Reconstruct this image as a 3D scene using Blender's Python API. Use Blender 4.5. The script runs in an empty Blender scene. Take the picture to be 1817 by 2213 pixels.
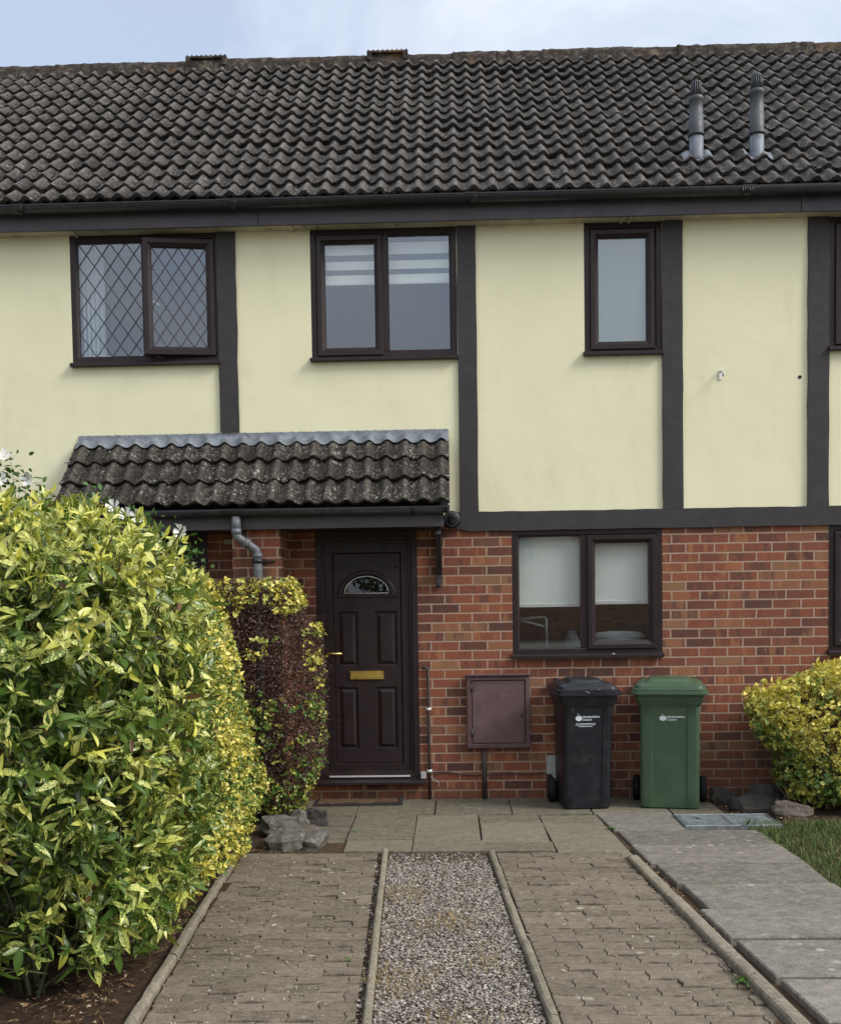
import bpy, bmesh, math, random
import numpy as np
from mathutils import Vector, Matrix
rad = math.radians
random.seed(7)
rng = np.random.default_rng(7)
sc = bpy.context.scene
COL = sc.collection

# ------------------------------------------------------------------ camera
cam = bpy.data.cameras.new('camera')
cam_o = bpy.data.objects.new('camera', cam); COL.objects.link(cam_o)
yaw, pitch, roll = 0.0300750817, -0.0482186284, -0.015156315
c_, s_ = math.cos, math.sin
fwd = Vector((-s_(yaw)*c_(pitch), c_(yaw)*c_(pitch), s_(pitch)))
r0 = Vector((c_(yaw), s_(yaw), 0)); u0 = r0.cross(fwd)
right = r0*c_(roll) + u0*s_(roll); up = -r0*s_(roll) + u0*c_(roll)
M = Matrix((right, up, -fwd)).transposed().to_4x4()
M.translation = Vector((0, -8.59643, 1.603))
cam_o.matrix_world = M
cam.sensor_fit = 'HORIZONTAL'; cam.sensor_width = 36.0
cam.lens = 2322/1817*36
cam.shift_x = (908.5-904.98)/1817
cam.shift_y = (1409.37-1106.5)/1817
cam.clip_start = 0.05; cam.clip_end = 2000
sc.camera = cam_o

# ------------------------------------------------------------------ light
SUN_DIR = Vector((0.72, -0.30, 0.63)).normalized()
world = bpy.data.worlds.new('World'); sc.world = world; world.use_nodes = True
wn = world.node_tree; wn.nodes.clear()
def wnode(t, **k):
    n = wn.nodes.new(t)
    for a, b in k.items(): setattr(n, a, b)
    return n
sky = wnode('ShaderNodeTexSky', sky_type='NISHITA', sun_disc=False)
sky.sun_elevation = math.asin(SUN_DIR.z); sky.sun_rotation = math.atan2(SUN_DIR.x, SUN_DIR.y)
sky.air_density = 1.0; sky.dust_density = 1.2; sky.ozone_density = 1.5
tc = wnode('ShaderNodeTexCoord')
mp = wnode('ShaderNodeMapping'); mp.inputs['Scale'].default_value = (1.0, 1.0, 2.2); mp.inputs['Location'].default_value = (0.35, 0.2, 0.1)
nz = wnode('ShaderNodeTexNoise'); nz.inputs['Scale'].default_value = 2.1; nz.inputs['Detail'].default_value = 9; nz.inputs['Roughness'].default_value = 0.55
nz.inputs['Distortion'].default_value = 0.35
cr = wnode('ShaderNodeValToRGB'); cr.color_ramp.elements[0].position = 0.44; cr.color_ramp.elements[1].position = 0.80
cr.color_ramp.elements[0].color = (0.30, 0.30, 0.30, 1)
cr.color_ramp.elements[1].color = (1, 1, 1, 1)
sep = wnode('ShaderNodeSeparateXYZ')
gx = wnode('ShaderNodeMath', operation='MULTIPLY_ADD'); gx.inputs[1].default_value = 0.30; gx.inputs[2].default_value = 0.0
addx = wnode('ShaderNodeMath', operation='ADD')
mixc = wnode('ShaderNodeMix', data_type='RGBA')
mixc.inputs[7].default_value = (7.6, 7.7, 7.9, 1)
bg = wnode('ShaderNodeBackground'); bg.inputs['Strength'].default_value = 0.11
out = wnode('ShaderNodeOutputWorld')
L = wn.links.new
L(tc.outputs['Generated'], mp.inputs['Vector']); L(mp.outputs['Vector'], nz.inputs['Vector'])
L(tc.outputs['Generated'], sep.inputs[0]); L(sep.outputs[0], gx.inputs[0])
gy_ = wnode('ShaderNodeMath', operation='MULTIPLY_ADD'); gy_.inputs[1].default_value = -0.16; gy_.inputs[2].default_value = 0.13
addy = wnode('ShaderNodeMath', operation='ADD'); L(sep.outputs[1], gy_.inputs[0])
L(nz.outputs[0], addx.inputs[0]); L(gx.outputs[0], addx.inputs[1]); L(addx.outputs[0], addy.inputs[0]); L(gy_.outputs[0], addy.inputs[1]); L(addy.outputs[0], cr.inputs[0])
zz_ = wnode('ShaderNodeMath', operation='MAXIMUM'); zz_.inputs[1].default_value = 0.0; L(sep.outputs[2], zz_.inputs[0])
zg = wnode('ShaderNodeMath', operation='MULTIPLY_ADD'); zg.inputs[1].default_value = 1.05; zg.inputs[2].default_value = 0.40; L(zz_.outputs[0], zg.inputs[0])
wc = wnode('ShaderNodeVectorMath', operation='SCALE'); wc.inputs[0].default_value = (7.2, 7.35, 7.6); L(zg.outputs[0], wc.inputs['Scale']); L(wc.outputs[0], mixc.inputs[7])
L(cr.outputs[0], mixc.inputs[0]); L(sky.outputs[0], mixc.inputs[6]); L(mixc.outputs[2], bg.inputs[0]); L(bg.outputs[0], out.inputs[0])

sun = bpy.data.lights.new('sun', 'SUN'); sun.energy = 1.7; sun.angle = rad(20); sun.color = (1.0, 0.955, 0.88)
sun_o = bpy.data.objects.new('sun', sun); COL.objects.link(sun_o)
sun_o.rotation_euler = (-SUN_DIR).to_track_quat('-Z', 'Y').to_euler()
sun_o.location = SUN_DIR*30
sc.view_settings.view_transform = 'Standard'; sc.view_settings.look = 'None'
sc.view_settings.exposure = 0.85; sc.view_settings.gamma = 1
try: sc.view_settings.use_curve_mapping = False
except Exception: pass

# ------------------------------------------------------------------ helpers
def tag(o, label=None, cat=None, group=None, kind=None):
    if label: o['label'] = label
    if cat: o['category'] = cat
    if group: o['group'] = group
    if kind: o['kind'] = kind
    return o
def empty(name, label, cat, loc=(0, 0, 0), rz=0, group=None):
    o = bpy.data.objects.new(name, None); COL.objects.link(o)
    o.location = loc; o.rotation_euler = (0, 0, rz); o.empty_display_size = 0.1
    return tag(o, label, cat, group)
class MB:
    def __init__(s): s.v = []; s.f = []; s.sm = []
    def add(s, vs, fs, smooth=False):
        b = len(s.v); s.v += [tuple(p) for p in vs]
        s.f += [tuple(i+b for i in f) for f in fs]; s.sm += [smooth]*len(fs); return s
    def box(s, x0, x1, y0, y1, z0, z1):
        return s.add([(x0,y0,z0),(x1,y0,z0),(x1,y1,z0),(x0,y1,z0),(x0,y0,z1),(x1,y0,z1),(x1,y1,z1),(x0,y1,z1)],
            [(0,3,2,1),(4,5,6,7),(0,1,5,4),(1,2,6,5),(2,3,7,6),(3,0,4,7)])
    def loft(s, rings, cap0=True, cap1=True, smooth=False):
        n = len(rings[0]); vs = [p for r in rings for p in r]; fs = []
        for i in range(len(rings)-1):
            for j in range(n):
                k = (j+1) % n
                fs.append((i*n+j, i*n+k, (i+1)*n+k, (i+1)*n+j))
        s.add(vs, fs, smooth)
        b = len(s.v)-len(vs)
        if cap0: s.f.append(tuple(b+j for j in reversed(range(n)))); s.sm.append(False)
        if cap1: s.f.append(tuple(b+(len(rings)-1)*n+j for j in range(n))); s.sm.append(False)
        return s
    def tube(s, pts, r, seg=12, caps=True):
        pts = [Vector(p) for p in pts]; rings = []
        rr = r if isinstance(r, (list, tuple)) else [r]*len(pts)
        prev = None
        for i, p in enumerate(pts):
            d = (pts[min(i+1, len(pts)-1)]-pts[max(i-1, 0)]).normalized()
            if prev is None:
                a = Vector((0, 0, 1)) if abs(d.z) < 0.9 else Vector((1, 0, 0))
                u = d.cross(a).normalized()
            else: u = (prev-d*prev.dot(d)).normalized()
            prev = u; w = d.cross(u)
            rings.append([p+(u*math.cos(2*math.pi*k/seg)+w*math.sin(2*math.pi*k/seg))*rr[i] for k in range(seg)])
        return s.loft(rings, caps, caps, True)
    def lathe(s, prof, c, seg=20):
        rings = [[(c[0]+r*math.cos(2*math.pi*k/seg), c[1]+r*math.sin(2*math.pi*k/seg), c[2]+z) for k in range(seg)] for r, z in prof]
        return s.loft(rings, True, True, True)
    def frame(s, x0, x1, z0, z1, prof, fill=False):
        # mitred rectangular moulding in the XZ plane: prof = [(inset, y), ...]
        rings = [[(x0+i, y, z0+i), (x1-i, y, z0+i), (x1-i, y, z1-i), (x0+i, y, z1-i)] for i, y in prof]
        return s.loft(rings, False, fill, False)
    def obj(s, name, m, parent=None, bevel=0, fix=True, segs=1):
        me = bpy.data.meshes.new(name); me.from_pydata(s.v, [], s.f)
        me.polygons.foreach_set('use_smooth', s.sm)
        if bevel or fix:
            bm = bmesh.new(); bm.from_mesh(me)
            if bevel:
                bmesh.ops.bevel(bm, geom=bm.edges[:], offset=bevel, segments=segs, affect='EDGES', clamp_overlap=True)
            if fix: bmesh.ops.recalc_face_normals(bm, faces=bm.faces[:])
            bm.to_mesh(me); bm.free()
        me.update()
        if m: me.materials.append(m)
        o = bpy.data.objects.new(name, me); COL.objects.link(o)
        if parent: o.parent = parent
        return o
def np_obj(name, V, F, m, parent=None, smooth=False, uv=None, attr=None):
    me = bpy.data.meshes.new(name)
    V = np.asarray(V, np.float32); n = len(V)
    nf = len(F); k = F.shape[1]
    me.vertices.add(n); me.vertices.foreach_set('co', V.ravel())
    me.loops.add(nf*k); me.loops.foreach_set('vertex_index', F.astype(np.int32).ravel())
    me.polygons.add(nf); me.polygons.foreach_set('loop_start', np.arange(0, nf*k, k, dtype=np.int32))
    me.update(calc_edges=True)
    me.polygons.foreach_set('use_smooth', np.full(nf, smooth))
    if uv is not None:
        l = me.uv_layers.new(name='uv'); l.data.foreach_set('uv', uv[F.ravel()].astype(np.float32).ravel())
    if attr is not None:
        a = me.color_attributes.new('rnd', 'FLOAT_COLOR', 'POINT')
        a.data.foreach_set('color', np.concatenate([attr, np.ones((n, 1))], 1).astype(np.float32).ravel())
    me.materials.append(m)
    o = bpy.data.objects.new(name, me); COL.objects.link(o)
    if parent: o.parent = parent
    return o

# ------------------------------------------------------------------ material nodes
class NT:
    def __init__(s, name):
        s.m = bpy.data.materials.new(name); s.m.use_nodes = True
        s.t = s.m.node_tree; s.t.nodes.clear()
        s.out = s.t.nodes.new('ShaderNodeOutputMaterial')
        s.b = s.t.nodes.new('ShaderNodeBsdfPrincipled'); s.link(s.b.outputs[0], s.out.inputs[0])
        s.tc = s.t.nodes.new('ShaderNodeTexCoord')
    def link(s, a, b): s.t.links.new(a, b)
    def set(s, sock, v):
        if hasattr(v, 'is_output') or isinstance(v, bpy.types.NodeSocket): s.link(v, sock)
        else:
            if isinstance(v, (tuple, list)) and len(v) == 3 and len(getattr(sock, 'default_value', [0]*3)) == 4: v = (*v, 1)
            sock.default_value = v
    def node(s, t, ins=None, **k):
        n = s.t.nodes.new(t)
        for a, b in k.items(): setattr(n, a, b)
        for a, b in (ins or {}).items(): s.set(n.inputs[a], b)
        return n
    def math(s, op, a, b=0.0, c=0.0, clamp=False):
        n = s.node('ShaderNodeMath', {0: a, 1: b, 2: c}, operation=op, use_clamp=clamp); return n.outputs[0]
    def obj(s): return s.tc.outputs['Object']
    def xyz(s, v=None):
        n = s.node('ShaderNodeSeparateXYZ', {0: v or s.obj()}); return n.outputs[0], n.outputs[1], n.outputs[2]
    def comb(s, x, y, z): return s.node('ShaderNodeCombineXYZ', {0: x, 1: y, 2: z}).outputs[0]
    def map(s, scale, v=None, loc=(0, 0, 0), rot=(0, 0, 0)):
        return s.node('ShaderNodeMapping', {'Vector': v or s.obj(), 'Scale': scale, 'Location': loc, 'Rotation': rot}).outputs[0]
    def noise(s, scale, detail=4, rough=0.55, v=None, dist=0.0, color=False):
        n = s.node('ShaderNodeTexNoise', {'Vector': v or s.obj(), 'Scale': scale, 'Detail': detail, 'Roughness': rough, 'Distortion': dist})
        return n.outputs[1 if color else 0]
    def vor(s, scale, v=None, feature='F1', out='Distance', rnd=1.0):
        n = s.node('ShaderNodeTexVoronoi', {'Vector': v or s.obj(), 'Scale': scale, 'Randomness': rnd}, feature=feature)
        return n.outputs[out]
    def rng(s, v, a, b, c=0.0, d=1.0, smooth=False):
        n = s.node('ShaderNodeMapRange', {0: v, 1: a, 2: b, 3: c, 4: d}, clamp=True)
        if smooth: n.interpolation_type = 'SMOOTHSTEP'
        return n.outputs[0]
    def mix(s, f, a, b, blend='MIX'):
        n = s.node('ShaderNodeMix', data_type='RGBA', blend_type=blend)
        s.set(n.inputs[0], f); s.set(n.inputs[6], a); s.set(n.inputs[7], b); return n.outputs[2]
    def ramp(s, f, stops):
        n = s.node('ShaderNodeValToRGB', {0: f}); e = n.color_ramp.elements
        while len(e) < len(stops): e.new(0.5)
        for i, (p, c) in enumerate(stops): e[i].position = p; e[i].color = (*c, 1)
        return n.outputs[0]
    def bump(s, h, strength=0.3, dist=0.01):
        n = s.node('ShaderNodeBump', {'Height': h, 'Strength': strength, 'Distance': dist}); s.link(n.outputs[0], s.b.inputs['Normal'])
    def fin(s, col=None, rough=None, spec=None, metal=None):
        if col is not None: s.set(s.b.inputs['Base Color'], col)
        if rough is not None: s.set(s.b.inputs['Roughness'], rough)
        if spec is not None: s.set(s.b.inputs['Specular IOR Level'], spec)
        if metal is not None: s.set(s.b.inputs['Metallic'], metal)
        return s.m
MT = {}
def simple(name, col, rough=0.5, var=0.25, scale=12, bump=0.05, spec=0.5, metal=0.0, dirt=None, bscale=90):
    t = NT(name)
    n = t.noise(scale, 6, 0.65)
    d = tuple(max(0, c*(1-var)) for c in col); l = tuple(min(1, c*(1+var)) for c in col)
    c = t.mix(t.rng(n, 0.3, 0.7), d, l)
    if dirt:
        m = t.rng(t.noise(scale*1.7, 8, 0.7, dist=0.5), 0.52, 0.72)
        c = t.mix(t.math('MULTIPLY', m, dirt[1]), c, dirt[0])
    r = t.rng(t.noise(scale*3, 4), 0.3, 0.7, max(0, rough-0.1), min(1, rough+0.1))
    if bump: t.bump(t.noise(bscale, 4), bump, 0.004)
    MT[name] = t.fin(c, r, spec, metal); return MT[name]

# brick: bond laid out in real size, every brick its own tone
def brick_mat(name, tint=(1, 1, 1)):
    t = NT(name); x, y, z = t.xyz()
    wob = t.noise(22, 3, 0.5); wob2 = t.noise(17, 3, 0.5, v=t.map((1, 1, 1), loc=(3.1, 5, 2)))
    u = t.math('ADD', t.math('ADD', x, y), t.math('MULTIPLY_ADD', wob, 0.010, -0.005))
    zz = t.math('ADD', z, t.math('MULTIPLY_ADD', wob2, 0.007, -0.0035+0.005))
    rz = t.math('DIVIDE', zz, 0.075); row = t.math('FLOOR', rz)
    odd = t.math('MODULO', t.math('ADD', row, 100), 2)
    jit = t.node('ShaderNodeTexWhiteNoise', {1: row}, noise_dimensions='1D').outputs[0]
    uu = t.math('ADD', t.math('MULTIPLY_ADD', u, 1/0.225, 20+0.16/0.225), t.math('ADD', t.math('MULTIPLY', odd, 0.5), t.math('MULTIPLY_ADD', jit, 0.07, -0.035)))
    col = t.math('FLOOR', uu)
    fu = t.math('MULTIPLY', t.math('FRACT', uu), 0.225); fz = t.math('MULTIPLY', t.math('FRACT', rz), 0.075)
    du = t.math('MINIMUM', fu, t.math('SUBTRACT', 0.225, fu)); dz = t.math('MINIMUM', fz, t.math('SUBTRACT', 0.075, fz))
    d = t.math('MINIMUM', du, dz)
    d = t.math('ADD', d, t.math('MULTIPLY_ADD', t.noise(90, 4, 0.7), 0.006, -0.003))
    mask = t.rng(d, 0.0050, 0.0070)
    wid = t.node('ShaderNodeTexWhiteNoise', {0: t.comb(col, row, 0.0)}, noise_dimensions='2D')
    v = wid.outputs[0]
    base = t.ramp(v, [(0.0, (.080, .038, .036)), (0.11, (.115, .045, .036)), (0.24, (.180, .058, .040)), (0.50, (.245, .076, .046)), (0.74, (.200, .062, .042)), (0.90, (.26, .115, .068)), (1.0, (.21, .115, .070))])
    # flashed bands across single bricks
    band = t.noise(1.0, 2, 0.5, v=t.comb(t.math('MULTIPLY', u, 15), t.math('MULTIPLY', row, 7.31), t.math('MULTIPLY', z, 3)))
    wsel = t.node('ShaderNodeTexWhiteNoise', {0: t.comb(row, col, 3.0)}, noise_dimensions='3D').outputs[0]
    bm_ = t.math('MULTIPLY', t.rng(band, 0.50, 0.60), t.rng(wsel, 0.35, 0.62))
    c = t.mix(t.math('MULTIPLY', bm_, 0.70), base, (.085, .042, .042))
    bm2 = t.math('MULTIPLY', t.rng(band, 0.46, 0.38), t.rng(wsel, 0.5, 0.25))
    c = t.mix(t.math('MULTIPLY', bm2, 0.55), c, (.36, .15, .075))
    # creases and pale bloom
    cre = t.noise(48, 8, 0.75, v=t.map((1, 1, 1.9)), dist=0.6)
    c = t.mix(t.rng(cre, 0.54, 0.72, 0, 0.50), c, (.37, .21, .14))
    c = t.mix(t.rng(cre, 0.45, 0.26, 0, 0.5), c, (.09, .035, .028))
    big = t.noise(1.3, 4, 0.6)
    c = t.mix(t.rng(big, 0.4, 0.75, 0, 0.25), c, (.16, .062, .045))
    mor = t.mix(t.noise(40, 5, 0.7), (.275, .190, .140), (.43, .31, .235))
    c = t.mix(mask, mor, c)
    c = t.mix(mask, c, t.mix(1.0, c, (1.0, 1.055, .955), 'MULTIPLY'))
    if tint != (1, 1, 1): c = t.mix(1.0, c, tint, 'MULTIPLY')
    # dirt along the foot, plus a patchy dark brown climbing higher towards the right
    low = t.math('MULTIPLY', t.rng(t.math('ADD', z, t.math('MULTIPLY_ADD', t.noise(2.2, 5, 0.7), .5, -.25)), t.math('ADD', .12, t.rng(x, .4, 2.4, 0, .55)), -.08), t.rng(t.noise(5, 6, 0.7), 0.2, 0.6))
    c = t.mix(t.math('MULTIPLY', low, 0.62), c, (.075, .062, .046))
    h = t.math('ADD', t.math('MULTIPLY', mask, 0.7), t.math('MULTIPLY', cre, 0.55))
    t.bump(h, 0.75, 0.006)
    MT[name] = t.fin(c, 0.86, 0.25); return MT[name]
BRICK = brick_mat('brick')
BRICK2 = brick_mat('brown_brick', (0.95, 1.1, 1.0))

def render_mat():
    t = NT('cream_render')
    n = t.noise(1.1, 5, 0.6); c = t.mix(t.rng(n, 0.3, 0.7), (.715, .690, .480), (.775, .748, .53))
    st = t.noise(3.2, 8, 0.7, v=t.map((1, 1, .35)), dist=0.4)
    c = t.mix(t.rng(st, 0.54, 0.76, 0, 0.30), c, (.52, .50, .33))
    sp = t.vor(2.1, feature='F1'); spm = t.math('MULTIPLY', t.rng(sp, 0.035, 0.012), t.rng(t.noise(1.7, 2), 0.5, 0.6))
    c = t.mix(t.math('MULTIPLY', spm, 0.6), c, (.24, .22, .16))
    cw = t.node('ShaderNodeTexNoise', {'Vector': t.obj(), 'Scale': 2.3, 'Detail': 6, 'Roughness': .7}).outputs[0]
    cl = t.math('MULTIPLY', t.rng(t.math('ABSOLUTE', t.math('SUBTRACT', cw, 0.5)), 0.0022, 0.0), t.rng(t.noise(0.9, 2, v=t.map((1, 1, 1), loc=(4, 2, 8))), 0.56, 0.62))
    c = t.mix(t.math('MULTIPLY', cl, 0.35), c, (.33, .31, .2))
    h = t.math('ADD', t.math('MULTIPLY', t.noise(2.4, 4, 0.55), 1.7), t.math('MULTIPLY', t.noise(170, 3, 0.7), 0.10))
    t.bump(h, 0.5, 0.008); MT['render'] = t.fin(c, 0.88, 0.25)
render_mat()
def roof_mat(name, c1, c2, lich=0.6):
    t = NT(name)
    geo = t.node('ShaderNodeAttribute', attribute_name='rnd'); r = t.node('ShaderNodeSeparateColor', {0: geo.outputs[0]})
    n = t.noise(9, 6, 0.7)
    c = t.mix(t.math('ADD', t.rng(t.noise(26, 6, 0.75), 0.3, 0.7, -.15, .75), t.math('MULTIPLY_ADD', r.outputs[0], 0.55, 0.0), clamp=True), c1, c2)
    mo = t.math('MULTIPLY', t.rng(t.noise(24, 6, 0.75, dist=0.8), 0.47, 0.54), t.rng(r.outputs[1], 1.0, 0.15))   # moss gathers in the troughs
    c = t.mix(t.math('MULTIPLY', mo, 0.85), c, (.030, .024, .019))
    li = t.math('MULTIPLY', t.rng(t.noise(34, 3, 0.7, v=t.map((1, 1, 1), loc=(4, 0, 3)), dist=1.2), 0.575, 0.625), t.rng(t.noise(3.1, 4, 0.7), 0.42, 0.56))
    c = t.mix(t.math('MULTIPLY', li, lich), c, (.46, .44, .40))
    gr = t.rng(t.noise(75, 3, 0.8), 0.62, 0.75); c = t.mix(t.math('MULTIPLY', gr, 0.5*lich), c, (.26, .24, .20))
    t.bump(t.math('ADD', t.noise(32, 7, 0.8), t.math('MULTIPLY', mo, 0.9)), 1.0, 0.014)
    MT[name] = t.fin(c, 0.86, 0.3)
roof_mat('roof_tile', (.040, .037, .037), (.138, .126, .117))
roof_mat('canopy_tile', (.022, .020, .018), (.098, .084, .072), 1.0)
def ridge_mat():
    t = NT('ridge_tile'); n = t.noise(14, 8, 0.75)
    c = t.ramp(n, [(0.3, (.022, .018, .016)), (0.52, (.06, .05, .043)), (0.63, (.14, .12, .095)), (0.75, (.26, .22, .15))])
    c = t.mix(t.rng(t.noise(1.6, 3), 0.6, 0.7, 0, 0.5), c, (.20, .11, .035))
    t.bump(t.noise(28, 6, 0.8), 1.0, 0.02); MT['ridge'] = t.fin(c, 0.95, 0.1)
ridge_mat()
simple('frame', (.021, .0125, .0140), 0.42, 0.25, 8, 0.03, 0.32)
simple('timber', (.040, .037, .038), 0.66, 0.16, 9, 0.18, 0.3, bscale=45, dirt=((.06, .057, .055), 0.4))
simple('fascia', (.062, .055, .066), 0.5, 0.15, 4, 0.08, 0.4)
simple('soffit', (.42, .38, .28), 0.8, 0.25, 5, 0.1, dirt=((.12, .10, .07), 0.8))
simple('gutter', (.009, .010, .013), 0.38, 0.35, 7, 0.05, 0.5, dirt=((.07, .065, .06), 0.35))
simple('gutter_sky_sheen', (.022, .026, .032), 0.27, 0.3, 5, 0.05, 0.5, dirt=((.08, .085, .09), 0.4))  # canopy gutter: paler bluish base carries the sky highlight on its rim
simple('downpipe', (.115, .125, .14), 0.42, 0.2, 10, 0.05, dirt=((.28, .28, .28), 0.5))
simple('lead', (.150, .170, .200), 0.55, 0.35, 9, 0.25, 0.5, dirt=((.05, .055, .065), 0.9), bscale=25)
simple('flue', (.060, .066, .075), 0.55, 0.18, 9, 0.1)
simple('black_plastic', (.008, .0098, .0145), 0.4, 0.3, 6, 0.12, 0.5, bscale=220, dirt=((.05, .048, .045), 0.5))
simple('green_plastic', (.050, .092, .050), 0.42, 0.12, 3, 0.12, 0.5, bscale=220, dirt=((.11, .14, .10), 0.3))
simple('rubber', (.012, .012, .013), 0.75, 0.3, 12, 0.1, 0.3)
simple('white_print', (.66, .72, .76), 0.6, 0.06, 20, 0)
simple('meter_brown', (.105, .062, .066), 0.55, 0.22, 7, 0.08, 0.4, dirt=((.17, .12, .12), 0.5))
simple('conduit', (.045, .034, .034), 0.6, 0.3, 12, 0.1)
simple('grey_box', (.38, .38, .40), 0.55, 0.15, 15, 0.05, dirt=((.15, .14, .13), 0.5))
simple('white_plastic', (.74, .74, .72), 0.5, 0.08, 15, 0.02)
simple('cream_plastic', (.40, .35, .25), 0.6, 0.15, 15, 0.02)
simple('brass', (.80, .56, .17), 0.34, 0.05, 6, 0.03, 0.5, 1.0)
simple('blind', (.86, .875, .84), 0.9, 0.05, 60, 0.2, 0.1, bscale=400)
simple('sheer', (.10, .115, .14), 0.95, 0.05, 30, 0.05, 0.1)
simple('room_wall', (.20, .21, .24), 0.95, 0.1, 2, 0)
simple('curtain', (.62, .68, .72), 0.95, 0.1, 6, 0.05, 0.1)
simple('pale_grey', (.30, .335, .345), 0.8, 0.15, 9, 0.05, 0.2)
simple('mat_coir', (.10, .066, .038), 0.98, 0.5, 30, 0.6, 0.1)
simple('mat_rubber', (.018, .018, .02), 0.7, 0.3, 20, 0.15)
simple('steel', (.34, .38, .40), 0.42, 0.3, 12, 0.15, 0.5, 0.75, dirt=((.14, .12, .10), 0.7))
simple('bark', (.085, .058, .040), 0.9, 0.4, 30, 0.5, 0.2)
simple('dark_twig', (.060, .030, .028), 0.85, 0.5, 30, 0.3, 0.2)
simple('green_stem', (.045, .052, .022), 0.7, 0.4, 20, 0.2, 0.3)
simple('twig_green', (.075, .072, .036), 0.75, 0.5, 25, 0.2, 0.25)
simple('petal', (.82, .82, .80), 0.7, 0.05, 20, 0.05, 0.2)
simple('dark_glass', (.02, .02, .022), 0.1, 0.1, 5, 0)
simple('far_roof', (.07, .055, .05), 0.9, 0.3, 1, 0.1)
simple('silver', (.85, .86, .88), 0.35, 0.05, 30, 0.0, 0.5, 0.6)

def stone_mat(name, a, b, lich):
    t = NT(name); n = t.noise(11, 9, 0.72)
    c = t.ramp(n, [(0.3, a), (0.55, tuple((p+q)/2 for p, q in zip(a, b))), (0.72, b)])
    c = t.mix(t.rng(t.noise(26, 6, 0.7), 0.58, 0.66, 0, lich), c, (.40, .38, .33))
    c = t.mix(t.rng(t.noise(6, 4, 0.7, v=t.map((1, 1, 1), loc=(2, 7, 1))), 0.55, 0.68, 0, 0.5), c, (.075, .075, .035))
    t.bump(t.noise(24, 9, 0.75), 0.9, 0.03); MT[name] = t.fin(c, 0.93, 0.2)
stone_mat('rock_grey', (.070, .067, .058), (.26, .245, .21), 0.85)
stone_mat('rock_dark', (.035, .033, .034), (.11, .10, .098), 0.15)
stone_mat('rock_brown', (.085, .068, .055), (.24, .20, .17), 0.2)

def slab_mat(name, a, b, moss=0.4, spots=0.5):
    t = NT(name)
    at = t.node('ShaderNodeAttribute', attribute_name='rnd'); r = t.node('ShaderNodeSeparateColor', {0: at.outputs[0]})
    n = t.noise(7, 9, 0.7, v=t.map((1, 1.6, 1)))
    c = t.mix(t.math('ADD', t.math('MULTIPLY', t.rng(n, 0.28, 0.72), 0.75), t.math('MULTIPLY_ADD', r.outputs[0], 0.55, -.12), clamp=True), a, b)
    n2 = t.noise(2.2, 6, 0.65, v=t.map((1, 1, 1), loc=(5, 1, 0)))
    c = t.mix(t.rng(n2, 0.48, 0.72, 0, moss), c, (.10, .095, .062))
    mid = t.noise(24, 7, 0.78, v=t.map((1, 1.3, 1), loc=(2, 3, 1))); c = t.mix(t.rng(mid, 0.50, 0.70, 0, 0.60), c, tuple(min(1, q*1.5) for q in b)); c = t.mix(t.rng(mid, 0.47, 0.30, 0, 0.60), c, tuple(q*.55 for q in a))
    g = t.noise(110, 4, 0.85); c = t.mix(t.rng(g, 0.54, 0.70, 0, 0.65), c, tuple(min(1, q*1.7) for q in b))
    c = t.mix(t.rng(g, 0.46, 0.30, 0, 0.6), c, tuple(q*.45 for q in a))
    li = t.math('MULTIPLY', t.rng(t.vor(11, v=t.map((1, 1, 1), loc=(.3, .1, 0))), 0.28, 0.16), t.rng(t.noise(1.4, 4, 0.7), 0.54, 0.62))
    c = t.mix(t.math('MULTIPLY', li, spots), c, (.40, .37, .31))
    cp = t.node('ShaderNodeNewGeometry'); 
    t.bump(t.math('ADD', t.math('MULTIPLY', g, 0.35), t.math('MULTIPLY', n, 0.9)), 0.55, 0.006)
    MT[name] = t.fin(c, 0.9, 0.25)
slab_mat('patio_slab', (.080, .072, .053), (.195, .175, .132), 0.6, 0.35)
slab_mat('path_slab', (.085, .077, .066), (.225, .206, .180), 0.5, 0.85)
slab_mat('paver', (.088, .071, .053), (.192, .160, .124), 0.62, 0.7)
slab_mat('kerb_concrete', (.13, .115, .088), (.25, .22, .17), 0.5, 0.4)
def soil_mat(name, a, b):
    t = NT(name); n = t.noise(30, 9, 0.78)
    c = t.mix(t.rng(n, 0.32, 0.68), a, b)
    c = t.mix(t.rng(t.vor(60), 0.22, 0.1, 0, 0.5), c, (.24, .18, .125))
    t.bump(t.noise(38, 8, 0.8), 1.0, 0.03); MT[name] = t.fin(c, 0.97, 0.1)
soil_mat('soil', (.035, .022, .015), (.115, .075, .052))
soil_mat('joint_soil', (.045, .033, .023), (.15, .108, .075))
soil_mat('gravel_bed', (.07, .054, .042), (.19, .15, .115))
t = NT('earth'); n = t.noise(0.6, 8, 0.7)
MT['earth'] = t.fin(t.mix(t.rng(n, .35, .65), (.10, .10, .075), (.19, .17, .14)), 0.95, 0.1)

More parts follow.
